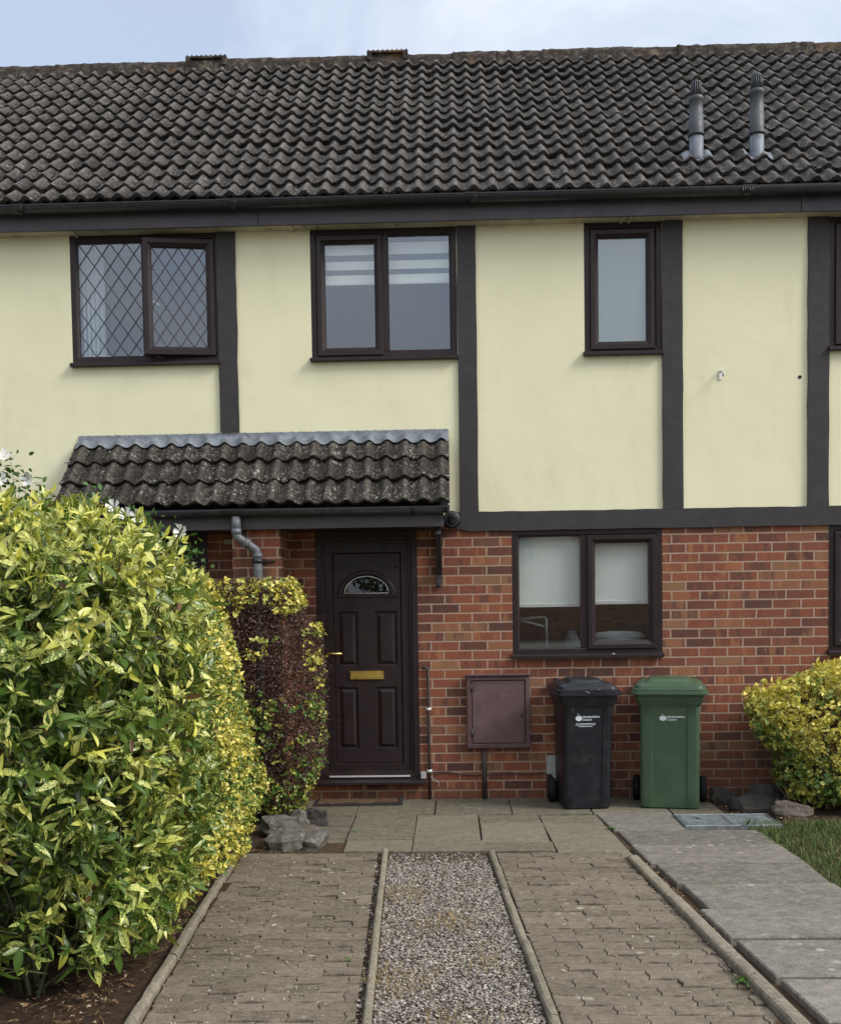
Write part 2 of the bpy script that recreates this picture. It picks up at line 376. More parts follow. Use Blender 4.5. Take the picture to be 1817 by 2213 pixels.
def attr_mat(name, stops, rough=0.75, ch=0, spec=0.3, bumps=60):
    t = NT(name); at = t.node('ShaderNodeAttribute', attribute_name='rnd'); r = t.node('ShaderNodeSeparateColor', {0: at.outputs[0]})
    c = t.ramp(r.outputs[ch], stops); n = t.noise(bumps, 4, 0.7)
    c = t.mix(t.rng(n, 0.3, 0.7, 0, 0.5), c, tuple(0.4*q for q in stops[0][1]))
    t.bump(n, 0.3, 0.004); MT[name] = t.fin(c, rough, spec)
attr_mat('pebble', [(0, (.08, .072, .064)), (0.25, (.185, .165, .148)), (0.5, (.30, .272, .245)), (0.72, (.34, .275, .20)), (0.9, (.46, .425, .385)), (1, (.68, .64, .58))])
attr_mat('litter', [(0, (.055, .03, .018)), (0.4, (.16, .085, .04)), (0.7, (.28, .17, .08)), (1, (.40, .32, .22))])
attr_mat('straw', [(0, (.20, .14, .05)), (0.5, (.36, .25, .09)), (1, (.45, .36, .19))])
attr_mat('grass_blade', [(0, (.040, .09, .020)), (0.5, (.085, .16, .034)), (0.78, (.15, .20, .055)), (0.90, (.30, .26, .10)), (1, (.42, .35, .16))], 0.55)

def leaf_mat(name, kind):
    t = NT(name); at = t.node('ShaderNodeAttribute', attribute_name='rnd'); r = t.node('ShaderNodeSeparateColor', {0: at.outputs[0]})
    R, G, B = r.outputs[0], r.outputs[1], r.outputs[2]
    uvx, uvy, _ = t.xyz(t.tc.outputs['UV'])
    eu = t.math('ABSOLUTE', t.math('SUBTRACT', uvx, 0.5))          # 0 midrib .. 0.5 margin
    rough = 0.42
    if kind == 'euonymus':
        g = t.mix(R, (.055, .140, .030), (.13, .235, .045))
        y = t.mix(G, (.56, .48, .040), (.80, .72, .22))
        n = t.noise(5, 3, 0.6, v=t.comb(t.math('ADD', uvx, t.math('MULTIPLY', R, 37)), uvy, G))
        e = t.math('ADD', t.math('MULTIPLY', eu, 1.5), t.math('MULTIPLY_ADD', n, 0.7, -0.35))
        m = t.rng(t.math('ADD', e, t.math('MULTIPLY_ADD', B, 1.35, -0.82)), 0.25, 0.42)
        c = t.mix(m, g, y)
    elif kind == 'aucuba':
        g = t.mix(R, (.040, .098, .018), (.130, .200, .034))
        y = t.mix(G, (.50, .52, .09), (.70, .70, .25))
        v = t.comb(t.math('MULTIPLY_ADD', uvx, 0.45, t.math('MULTIPLY', R, 53)), t.math('MULTIPLY_ADD', uvy, 1.15, t.math('MULTIPLY', G, 31)), B)
        n = t.noise(9.5, 5, 0.66, v=v, dist=0.5)
        m = t.rng(t.math('ADD', n, t.math('MULTIPLY_ADD', B, 0.42, -0.23)), 0.49, 0.57)
        rib = t.rng(eu, 0.035, 0.015, 0, 0.35)
        c = t.mix(m, g, y); c = t.mix(rib, c, (.20, .27, .07))
        yng = t.rng(B, 0.90, 1.0, 0, 0.7); c = t.mix(yng, c, (.62, .60, .09))
        brown = t.rng(G, 0.985, 0.99, 0, 1); c = t.mix(brown, c, (.13, .065, .03))
        rough = 0.30
    elif kind == 'berberis':
        c = t.ramp(R, [(0, (.036, .018, .020)), (0.45, (.085, .040, .040)), (0.8, (.135, .072, .062)), (1, (.19, .12, .075))]); rough = 0.5
    elif kind == 'weed':
        c = t.mix(R, (.045, .12, .02), (.14, .24, .06))
    else:
        c = t.mix(R, (.022, .075, .014), (.07, .15, .03))
    b = t.b; t.fin(c, rough, 0.5)
    tr = t.node('ShaderNodeBsdfTranslucent', {0: t.mix(0.25, c, (.35, .45, .02), 'MIX')})
    mx = t.node('ShaderNodeMixShader', {0: 0.18}); t.link(b.outputs[0], mx.inputs[1]); t.link(tr.outputs[0], mx.inputs[2]); t.link(mx.outputs[0], t.out.inputs[0])
    MT[name] = t.m
for k in ('euonymus', 'aucuba', 'berberis', 'weed', 'plain_leaf'): leaf_mat(k, k)

def glass_mat(name, refl, tint, rough=0.0, frost=False):
    t = NT(name)
    gl = t.node('ShaderNodeBsdfGlossy', {'Color': (*tint, 1), 'Roughness': rough})
    if frost:
        tp = t.node('ShaderNodeBsdfDiffuse', {'Color': (.24, .29, .31, 1)})
        t2 = t.node('ShaderNodeBsdfTranslucent', {'Color': (.5, .55, .57, 1)})
        mm = t.node('ShaderNodeMixShader', {0: .4}); t.link(tp.outputs[0], mm.inputs[1]); t.link(t2.outputs[0], mm.inputs[2]); base = mm.outputs[0]
        bn = t.node('ShaderNodeBump', {'Height': t.noise(140, 2), 'Strength': .35, 'Distance': .002}); t.link(bn.outputs[0], gl.inputs['Normal'])
    else:
        tp = t.node('ShaderNodeBsdfTransparent', {'Color': (.95, .97, .97, 1)}); base = tp.outputs[0]
    mx = t.node('ShaderNodeMixShader', {0: refl}); t.link(base, mx.inputs[1]); t.link(gl.outputs[0], mx.inputs[2]); t.link(mx.outputs[0], t.out.inputs[0])
    MT[name] = t.m
glass_mat('glass', 0.115, (.80, .88, 1.0))
glass_mat('glass_low', 0.19, (.9, .95, 1.0))
glass_mat('glass_frost', 0.22, (.85, .95, 1.0), 0.25, True)

# ------------------------------------------------------------------ ground
def struct(o): o['kind'] = 'structure'; return o
def stuff(o): o['kind'] = 'stuff'; return o
g = MB(); g.add([(-600, -600, -.05), (600, -600, -.05), (600, 600, -.05), (-600, 600, -.05)], [(0, 1, 2, 3)])
struct(g.obj('ground', MT['earth'], fix=False))
def sheet(name, poly, z, m, nx=0):
    b = MB(); b.add([(x, y, z) for x, y in poly], [tuple(range(len(poly)))]); return b.obj(name, m)
def bumpy_sheet(name, x0, x1, y0, y1, z, amp, m, step=0.04):
    xs = np.arange(x0, x1+step/2, step); ys = np.arange(y0, y1+step/2, step)
    X, Y = np.meshgrid(xs, ys); Z = z + amp*(np.sin(X*9+Y*4)*.5+np.sin(X*23-Y*17)*.3+rng.normal(0, .35, X.shape))
    V = np.stack([X, Y, Z], -1).reshape(-1, 3); n = len(xs); k = len(ys)
    i = (np.arange(k-1)[:, None]*n+np.arange(n-1)).ravel()
    return np_obj(name, V, np.stack([i, i+1, i+n+1, i+n], 1), m, smooth=True)
struct(bumpy_sheet('soil_bed', -3.8, -1.27, -6.0, -0.02, -0.012, .016, MT['soil']))
struct(bumpy_sheet('soil_border', 1.97, 4.6, -1.02, -0.02, -0.012, .014, MT['soil']))
struct(bumpy_sheet('lawn_soil', 2.06, 4.6, -6.2, -1.02, -0.028, .012, MT['soil'], .06))
struct(sheet('paving_bed', [(-1.40, -6.4), (2.06, -6.4), (2.06, -0.005), (-1.40, -0.005)], -0.0135, MT['joint_soil']))

def slabs(name, rects, m, th=0.045, ch=0.004):
    # rects: (quad corners xy, z top) ; each slab has chamfered arrises and its own slight tilt
    V = []; F = []; A = []
    for q, z in rects:
        cx = sum(p[0] for p in q)/4; cy = sum(p[1] for p in q)/4
        tx, ty = random.gauss(0, .0022), random.gauss(0, .0022); rv = (random.random(), random.random(), random.random())
        def zz(p, d): return z+(p[0]-cx)*tx+(p[1]-cy)*ty-d
        b = len(V); inset = []
        for p in q:
            dx, dy = cx-p[0], cy-p[1]; l = math.hypot(dx, dy)
            inset.append((p[0]+dx/l*ch*1.4, p[1]+dy/l*ch*1.4))
        V += [(*p, zz(p, 0)) for p in inset]+[(*p, zz(p, ch)) for p in q]+[(*p, zz(p, th)) for p in q]; A += [rv]*12
        F.append((b, b+1, b+2, b+3))
        for j in range(4):
            k = (j+1) % 4
            F += [(b+4+j, b+4+k, b+k, b+j), (b+8+j, b+8+k, b+4+k, b+4+j)]
    return np_obj(name, np.array(V), np.array(F), m, attr=np.array(A))
def q4(x0, x1, y0, y1, g=.004, j=.003):
    r = lambda: random.uniform(-j, j)
    return [(x0+g+r(), y0+g+r()), (x1-g+r(), y0+g+r()), (x1-g+r(), y1-g+r()), (x0+g+r(), y1-g+r())]
R1 = []
for a, b in ((-1.30, -.74), (-.74, -.14), (-.14, .44), (.44, 1.04), (1.04, 1.62), (1.62, 2.0)):
    R1.append((q4(a, b, -.585-(a+1.3)*.04, -.01), 0.0))
R1.append((q4(-1.12, -.73, -.97, -.60), -.004)); R1.append((q4(-1.02, -.73, -1.50, -.975), -.010))
xs = [-.725, -.27, .185, .63, 1.05]
for i in range(4):
    y1 = -.60-.035*i
    if i == 0: R1 += [(q4(xs[0], xs[1], -1.46, y1), 0.002), (q4(xs[0]+.01, xs[1], -1.79, -1.47), 0.0)]
    elif i == 2: R1 += [(q4(xs[2], xs[3], -.95, y1), .001), (q4(xs[2], xs[3]+.01, -1.55, -.955), .0), (q4(xs[2], xs[3]+.02, -1.80, -1.555), -.002)]
    elif i == 1: R1 += [(q4(xs[1], xs[2], -1.50, y1), .0), (q4(xs[1], xs[2]+.015, -1.80, -1.505), .001)]
    else: R1 += [([(xs[3]+.005, -.96), (xs[4]+.015, -.97), (xs[4]-.0, y1-.01), (xs[3]+.004, y1)], .001),
                 ([(xs[3]+.03, -1.86), (1.118, -1.99), (1.062, -.98), (xs[3]+.006, -.968)], -.002)]
struct(slabs('patio', R1, MT['patio_slab']))
def pathl(y): return 1.075+(-y-.9)*.0745
R2 = []
ys = [-.62, -.89, -1.25, -1.75, -2.24, -2.70, -3.20, -3.68, -4.18, -4.66, -5.15, -5.65, -6.15]
offs = [0, 0, 0, .018, -.005, .02, .045, -.012, .01, .022, 0, .01, .01]
for i in range(1, len(ys)):
    y1, y0 = ys[i-1], ys[i]; o = offs[i]
    xr = 1.60 if i <= 2 else 2.08
    if i == 1: continue
    if i == 2: y1 = -.62
    tz = .022 if i >= 4 else .004
    R2.append(([(pathl(y0)+o, y0+.013), (xr+random.uniform(-.012, .012), y0+.013+random.uniform(-.004, .004)), (xr+random.uniform(-.012, .012), y1-.013), (pathl(y1)+o, y1-.013)], tz+random.uniform(-.006, .006)))
struct(slabs('path', R2, MT['path_slab'], th=.075, ch=.006))

# zig-zag block paving: every block cut with its own wavy edges and chamfer
def pavers(name, xl, xr, y0, y1, rh=0.0985, bl=0.222):
    V = []; F = []; A = []
    a = .0080; g = .0016; ch = .0042
    def zx(t): return a*(1 if (t % 1) < .5 else -1)
    rows = int((y1-y0)/rh)
    for r in range(rows):
        yb = y1-(r+1)*rh; xlo, xhi = min(xl(yb), xl(yb+rh)), max(xr(yb), xr(yb+rh))
        off = (r % 2)*.5*bl+random.uniform(-.01, .01)
        n = int((xhi-xlo)/bl)+3
        for i in range(-1, n):
            x = xlo+i*bl+off
            if x > xhi-.02 or x+bl < xlo+.02: continue
            # outline, counter-clockwise, with interlocking zigzag
            lo = [(0, 0), (.25, a), (.5, 0), (.75, -a), (1, 0)]
            pts = [(x+f*bl, yb+d) for f, d in lo[:-1]]
            av = .006; pts += [(x+bl, yb), (x+bl+av, yb+rh*.33), (x+bl-av, yb+rh*.67)]
            pts += [(x+f*bl, yb+rh+d) for f, d in reversed(lo)]
            pts += [(x-av, yb+rh*.67), (x+av, yb+rh*.33)]
            cx, cy = x+bl/2, yb+rh/2
            dz = random.gauss(0, .0026); tx, ty = random.gauss(0, .012), random.gauss(0, .030); rv = (random.random(), random.random(), random.random())
            sink = .012*math.sin(max(0, min(1, (-yb-1.8)/3))*2.2+cx*1.5)*.4
            def cl(px, py, k):
                sx = (bl/2-k)/(bl/2); sy = (rh/2-k*1.5)/(rh/2)
                qx, qy = cx+(px-cx)*sx, cy+(py-cy)*sy
                qx = min(max(qx, xl(qy)+k), xr(qy)-k)
                return qx, min(qy, y1-.002)
            b = len(V); m = len(pts)
            for k, d in ((g+ch, 0), (g+ch*.3, .0018), (g, .006), (g, .024)):
                for p in pts:
                    qx, qy = cl(*p, k); V.append((qx, qy, -.002+dz+sink+(qx-cx)*tx+(qy-cy)*ty-d))
            A += [rv]*(4*m)
            c0 = len(V); V.append((min(max(cx, xl(cy)+.01), xr(cy)-.01), cy, -.002+dz+sink)); A.append(rv)
            for j in range(m):
                k = (j+1) % m
                F.append((c0, b+j, b+k, b+k))
                for q in range(3): F.append((b+q*m+j, b+(q+1)*m+j, b+(q+1)*m+k, b+q*m+k))
    V = np.array(V); me = bpy.data.meshes.new(name)
    me.from_pydata(V.tolist(), [], [tuple(dict.fromkeys(f)) for f in F]); 
    at = me.color_attributes.new('rnd', 'FLOAT_COLOR', 'POINT'); at.data.foreach_set('color', np.concatenate([np.array(A), np.ones((len(A), 1))], 1).astype(np.float32).ravel())
    bm = bmesh.new(); bm.from_mesh(me); bmesh.ops.recalc_face_normals(bm, faces=bm.faces[:]); bm.to_mesh(me); bm.free()
    me.materials.append(MT['paver']); o = bpy.data.objects.new(name, me); COL.objects.link(o); return o
kl_out = lambda y: -1.345+(-y-2.1)*.05 if y > -3.3 else -1.285+(-y-3.3)*.056      # left kerb, inner edge
kr_in = lambda y: 1.060+(-y-2.08)*.0685
struct(pavers('driveway', lambda y: kl_out(y)+.006, lambda y: -.484+.036*(-y-1.85), -6.3, -1.812))
struct(pavers('driveway', lambda y: .262+(-y-1.85)*.050, lambda y: kr_in(y)-.006, -6.3, -1.86))

def kerb(name, pl, w, top, segs, rounded=True):
    # pl: y -> x of the left side; pieces laid end to end with small gaps
    V = []; F = []; A = []
    for (ya, yb) in segs:
        n = max(2, int(abs(yb-ya)/.07)); dz = random.gauss(0, .003); dx = random.gauss(0, .002); rv = (random.random(),)*3
        prof = [(0, -.05), (0, top-.014), (.006, top-.004), (w*.3, top), (w*.7, top), (w-.006, top-.004), (w, top-.014), (w, -.05)]
        b = len(V); m = len(prof)
        for i in range(n+1):
            y = ya+(yb-ya)*i/n
            for px, pz in prof:
                V.append((pl(y)+dx+px+random.gauss(0, .0006), y, pz+dz+(random.gauss(0, .0007) if pz > 0 else 0))); A.append(rv)
        for i in range(n):
            for j in range(m-1): F.append((b+i*m+j, b+i*m+j+1, b+(i+1)*m+j+1, b+(i+1)*m+j))
        for e in (0, n):
            F += [(b+e*m, b+e*m+1, b+e*m+6, b+e*m+7), (b+e*m+1, b+e*m+2, b+e*m+5, b+e*m+6), (b+e*m+2, b+e*m+3, b+e*m+4, b+e*m+5)]
    return np_obj(name, np.array(V), np.array(F), MT['kerb_concrete'], attr=np.array(A), smooth=False)
def seg(y0, y1, l):
    r = []; y = y0
    while y > y1: r.append((y-.003, max(y1, y-l)+.003)); y -= l
    return r
struct(kerb('kerb', lambda y: -.456+(-y-1.85)*.036, .036, .022, seg(-1.82, -6.3, .91)))
struct(kerb('kerb', lambda y: .212+(-y-1.85)*.050, .042, .018, seg(-1.84, -6.3, .91)))
struct(kerb('kerb', kr_in, .066, .034, seg(-2.06, -6.3, .92)))
struct(kerb('kerb', lambda y: kl_out(y)-.046, .046, .026, seg(-2.05, -6.3, .60)))

# ------------------------------------------------------------------ scatter helpers
def blades(name, n, px, py, pz, L, W, m, parent=None, lean=0.5, flat=False):
    # thin two-segment blades; all arrays length n
    ang = rng.uniform(0, 2*np.pi, n); d = np.stack([np.cos(ang), np.sin(ang), np.zeros(n)], 1); s = np.stack([-np.sin(ang), np.cos(ang), np.zeros(n)], 1)
    le = np.abs(rng.normal(0, lean, n)); upv = np.array([0, 0, 1.0])
    P = np.stack([px, py, pz], 1)
    if flat: mid = P+d*(L*.5)[:, None]+upv*.004; tip = P+d*L[:, None]+upv*rng.uniform(-.002, .008, n)[:, None]
    else:
        mid = P+upv*(L*.55)[:, None]+d*(L*le*.25)[:, None]; tip = P+upv*(L*(1-.25*np.minimum(le, 1.6)))[:, None]+d*(L*le*.75)[:, None]
    w = (W*.5)[:, None]*s
    V = np.stack([P-w, P+w, mid-w*.8, mid+w*.8, tip], 1).reshape(-1, 3)
    i = np.arange(n)[:, None]*5
    F = np.concatenate([i+np.array([0, 1, 3]), i+np.array([0, 3, 2]), i+np.array([2, 3, 4])], 0)
    A = np.repeat(rng.random((n, 3)), 5, 0)
    return np_obj(name, V, F, m, parent, attr=A)
ICO = bmesh.new(); bmesh.ops.create_icosphere(ICO, subdivisions=1, radius=1)
IV = np.array([v.co[:] for v in ICO.verts]); IF = np.array([[v.index for v in f.verts] for f in ICO.faces]); ICO.free()
def pebbles(name, px, py, pz, r, m):
    n = len(px); V = np.repeat(IV[None], n, 0)*(1+rng.normal(0, .16, (n, len(IV), 1)))
    V *= np.stack([r*rng.uniform(.8, 1.35, n), r*rng.uniform(.7, 1.1, n), r*rng.uniform(.45, .75, n)], 1)[:, None, :]
    a = rng.uniform(0, 6.28, n); ca, sa = np.cos(a)[:, None], np.sin(a)[:, None]
    X = V[..., 0]*ca-V[..., 1]*sa; Y = V[..., 0]*sa+V[..., 1]*ca; ti = rng.normal(0, .3, n)[:, None]
    Z = V[..., 2]+X*ti
    V = np.stack([X+px[:, None], Y+py[:, None], Z+pz[:, None]], -1).reshape(-1, 3)
    F = (IF[None]+np.arange(n)[:, None, None]*len(IV)).reshape(-1, 3)
    return np_obj(name, V, F, m, attr=np.repeat(rng.random((n, 3)), len(IV), 0))

# gravel strip
struct(bumpy_sheet('gravel_bed', -.43, .235, -6.3, -1.81, -.020, .005, MT['gravel_bed'], .03))
n = 24000
gy = -1.83-rng.random(n)**1.0*3.3; xl = -.415+(-gy-1.85)*.036; xr = .205+(-gy-1.85)*.05
gx_ = xl+(xr-xl)*rng.random(n)
keep = ~((rng.random(n) < np.clip(1.0-(-gy-1.83)/.35, 0, .75)))
gx_, gy = gx_[keep], gy[keep]; n = len(gx_)
stuff(pebbles('gravel', gx_, gy, rng.uniform(-.016, -.008, n), rng.uniform(.0035, .0085, n), MT['pebble']))
n = 3200
sy = -2.6-rng.random(n)*2.4; sx = -.40+.6*rng.random(n)+.0*sy
cl = (np.sin(sx*11+sy*5)+np.sin(sy*9-sx*6)+rng.normal(0, .5, n)) > .75
sx, sy = sx[cl], sy[cl]; n = len(sx)
stuff(blades('dry_grass', n, sx, sy, np.full(n, -.004), rng.uniform(.02, .06, n), rng.uniform(.0015, .003, n), MT['straw'], lean=1.6))
# leaf litter, chips and twigs on soil, gaps and paving
def litter(name, px, py, pz, L, W, m):
    n = len(px); ang = rng.uniform(0, 6.28, n)
    d = np.stack([np.cos(ang), np.sin(ang), rng.normal(0, .25, n)], 1); s = np.stack([-np.sin(ang), np.cos(ang), rng.normal(0, .25, n)], 1)
    P = np.stack([px, py, pz], 1); upv = np.array([0, 0, 1.0])
    V = np.stack([P-d*(L*.5)[:, None], P+s*(W*.5)[:, None]+upv*.004, P+upv*.001, P-s*(W*.5)[:, None]+upv*.003, P+d*(L*.5)[:, None]], 1).reshape(-1, 3)
    i = np.arange(n)[:, None]*5
    F = np.concatenate([i+np.array(q) for q in ([0, 2, 1], [0, 3, 2], [1, 2, 4], [2, 3, 4])], 0)
    return np_obj(name, V, F, m, attr=np.repeat(rng.random((n, 3)), 5, 0))
lx = []; ly = []; lz = []
def put(n, x0, x1, y0, y1, z):
    lx.append(rng.uniform(x0, x1, n)); ly.append(rng.uniform(y0, y1, n)); lz.append(np.full(n, z)+rng.uniform(0, .008, n))
put(900, -1.75, -1.33, -5, -2.2, .004); put(160, -1.30, -1.0, -1.82, -1.5, -.012); put(220, 2.0, 2.6, -1.05, -.25, .004); put(60, -1.28, -.5, -4.6, -1.9, .003)
yy = rng.uniform(-3.6, -2.0, 200); lx.append(kr_in(yy)+.072+rng.uniform(0, .035, 200)); ly.append(yy); lz.append(rng.uniform(-.02, .012, 200))
yy = rng.uniform(-5, -1.9, 60); lx.append(kr_in(yy)+rng.uniform(-.05, .01, 60)); ly.append(yy); lz.append(np.full(60, .003))
lx, ly, lz = map(np.concatenate, (lx, ly, lz)); n = len(lx)
stuff(litter('leaf_litter', lx, ly, lz, rng.uniform(.010, .034, n), rng.uniform(.005, .016, n), MT['litter']))
n = 240; tx = rng.uniform(-1.75, -1.33, n); ty = rng.uniform(-4.9, -2.2, n)
stuff(blades('twig_litter', n, tx, ty, np.full(n, .004), rng.uniform(.03, .10, n), rng.uniform(.002, .004, n), MT['straw'], flat=True))
# joint grit and small pale chips over the paving strips
n = 900; cx_ = np.concatenate([rng.uniform(-1.25, -.5, 450), rng.uniform(.28, 1.1, 450)]); cy_ = rng.uniform(-4.8, -1.9, n)
e = np.concatenate([rng.uniform(-.50, -.46, 380), rng.uniform(.262, .30, 380)]); ey = rng.uniform(-4.9, -1.9, 760)
ex = np.where(e < 0, e+(-ey-1.85)*.036, e+(-ey-1.85)*.05)
px_ = np.concatenate([cx_[:260], cx_[450:600], ex]); py_ = np.concatenate([cy_[:260], cy_[450:600], ey]); n = len(px_)
stuff(pebbles('grit', px_, py_, np.concatenate([np.full(410, -.001), np.full(760, -.008)]), np.concatenate([rng.uniform(.0015, .0042, 410), rng.uniform(.003, .008, 760)]), MT['pebble']))

attr_mat('pale_chip', [(0, (.20, .15, .10)), (0.5, (.36, .31, .24)), (1, (.55, .51, .44))])
n = 520; cx_ = np.concatenate([rng.uniform(-1.24, -.5, 390), rng.uniform(.30, 1.1, 130)]); cy_ = -1.95-rng.random(n)*3.0
stuff(litter('bark_chips', cx_, cy_, np.full(n, .004), rng.uniform(.010, .042, n)*rng.random(n)**.5, rng.uniform(.004, .012, n), MT['pale_chip']))
# lawn
n = 22000; gy = -1.06-rng.random(n)*3.2; gx_ = 2.045+.02*np.sin(gy*9)+.03*np.sin(gy*3.7+1)-np.abs(rng.normal(0, .028, n))+rng.random(n)*1.0; gx_ = gx_-.05*np.exp(-((gy+1.25)/.12)**2)*0
stuff(blades('grass', n, gx_, gy, np.full(n, -.02), rng.uniform(.018, .050, n)*(1+.9*np.exp(-((gy+1.15)/.25)**2)), rng.uniform(.002, .0045, n), MT['grass_blade'], lean=.8))

# ------------------------------------------------------------------ the terrace
house = empty('terraced_house', 'terraced house of red brick and cream render with dark timbers and pantile roof', 'house')
HX0, HX1, HB = -6.2, 6.4, 5.7
def wall(name, x0, x1, z0, z1, holes, m, y=0.0, depth=0.11):
    xs = sorted({x0, x1, *[h[0] for h in holes], *[h[1] for h in holes]}); zs = sorted({z0, z1, *[h[2] for h in holes], *[h[3] for h in holes]})
    b = MB()
    for i in range(len(xs)-1):
        for j in range(len(zs)-1):
            cx, cz = (xs[i]+xs[i+1])/2, (zs[j]+zs[j+1])/2
            if any(h[0] < cx < h[1] and h[2] < cz < h[3] for h in holes): continue
            b.add([(xs[i], y, zs[j]), (xs[i+1], y, zs[j]), (xs[i+1], y, zs[j+1]), (xs[i], y, zs[j+1])], [(0, 1, 2, 3)])
    for a, c, d, e in holes:
        b.add([(a, y, d), (c, y, d), (c, y, e), (a, y, e), (a, y+depth, d), (c, y+depth, d), (c, y+depth, e), (a, y+depth, e)], [(0, 4, 5, 1), (1, 5, 6, 2), (2, 6, 7, 3), (3, 7, 4, 0)])
    return b.obj(name, m, house, fix=False)
W1 = (-2.985, -1.805, 3.50, 4.535); W2 = (-1.07, .083, 3.50, 4.535); W3 = (1.082, 1.687, 3.50, 4.535); W4 = (2.982, 4.13, 3.50, 4.535)
KW = (.492, 1.682, 1.125, 2.150); KR = (2.985, 4.13, 1.125, 2.150)
DR = (-1.075, -.262, .165, 2.16); DL = (-2.755, -1.942, .165, 2.16)
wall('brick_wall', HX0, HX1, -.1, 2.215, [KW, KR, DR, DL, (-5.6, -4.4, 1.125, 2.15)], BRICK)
wall('rendered_wall', HX0, HX1, 2.215, 4.545, [W1, W2, W3, W4], MT['render'], depth=.09)
b = MB()
for x in (HX0, HX1): b.add([(x, 0, -.1), (x, HB, -.1), (x, HB, 4.6), (x, HB/2, 7.1), (x, 0, 4.6)], [(0, 1, 2, 3, 4)])
b.add([(HX0, HB, -.1), (HX1, HB, -.1), (HX1, HB, 4.7), (HX0, HB, 4.7)], [(0, 1, 2, 3)])
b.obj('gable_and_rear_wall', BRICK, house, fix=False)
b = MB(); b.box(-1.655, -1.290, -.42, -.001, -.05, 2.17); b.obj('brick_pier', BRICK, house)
# timber framing
def wobbly_post(x0, x1, z0, z1, y=-.022):
    b = MB(); n = 14; rings = []
    for i in range(n+1):
        z = z0+(z1-z0)*i/n; a, c = random.gauss(0, .0016), random.gauss(0, .0016)
        rings.append([(x0+a, y, z), (x1+c, y, z), (x1+c, .02, z), (x0+a, .02, z)])
    b.loft(rings); return b.obj('timber_post', MT['timber'], house, bevel=0)
wobbly_post(-1.810, -1.662, 2.965, 4.531); wobbly_post(.086, .234, 2.2965, 4.531); wobbly_post(1.688, 1.846, 2.2965, 4.531); wobbly_post(2.817, 2.979, 2.2965, 4.531)
b = MB(); n = 60; rings = []
for i in range(n+1):
    x = .055+(HX1-.055)*i/n; a, c = random.gauss(0, .0016), random.gauss(0, .0016); k = .02*max(0, 1-i*1.0) 
    rings.append([(x, -.024, 2.145+a+k), (x, -.024, 2.296+c-k*0), (x, .02, 2.296+c), (x, .02, 2.145+a+k)])
b.loft(rings); b.obj('timber_beam', MT['timber'], house)
# eaves
b = MB(); x = HX0
while x < HX1:
    w = random.choice((1.1, 1.4, .9, .55)); b.box(x+.002, min(HX1, x+w)-.002, -.128, -.001, 4.5325, 4.542); x += w
b.obj('soffit', MT['soffit'], house)
for i, x in enumerate((-2.93, -1.21, -1.12, .30, .42, 1.36, 1.42)):
    b = MB(); b.box(x, x+.018, -.127, -.001, 4.520, 4.5315); b.obj('soffit_strip', MT['soffit'], house)
b = MB()
for a, c in ((HX0, -4.1), (-4.1, -1.45), (-1.45, 2.72), (2.72, HX1)): b.box(a+.0015, c-.0015, -.15, -.129, 4.527, 4.70)
b.obj('fascia', MT['fascia'], house, bevel=.003)
def half_round(b, x0, x1, yc, zt, r, seg=12, th=.004):
    o = [(yc+r*math.cos(math.pi*k/seg+math.pi), zt+r*math.sin(math.pi*k/seg+math.pi)) for k in range(seg+1)]
    i_ = [(yc+(r-th)*math.cos(math.pi*k/seg+math.pi), zt+(r-th)*math.sin(math.pi*k/seg+math.pi)) for k in range(seg+1)]
    # rolled front lip
    o2 = [(o[0][0]-.004, zt+.003)]+o; pr = o+i_[::-1]
    rings = [[(x, y, z) for y, z in pr] for x in (x0, x1)]
    b.loft(rings, True, True, True)
    b.box(x0, x1, yc-r-.004, yc-r+.004, zt-.006, zt+.004)
b = MB(); half_round(b, HX0, HX1, -.208, 4.690, .057); gut = b.obj('gutter', MT['gutter'], house)
for x in (-3.3, -1.645, .2, 2.29):
    b = MB(); half_round(b, x-.05, x+.05, -.208, 4.692, .0615); b.obj('gutter_joint', MT['gutter'], gut)
b = MB()
for k in range(6): b.box(2.245+k*.017, 2.250+k*.017, -.2725, -.268, 4.655+.006*(k % 3), 4.684)
b.obj('paint_splash', simple('old_paint', (.16, .15, .14), .8), gut)

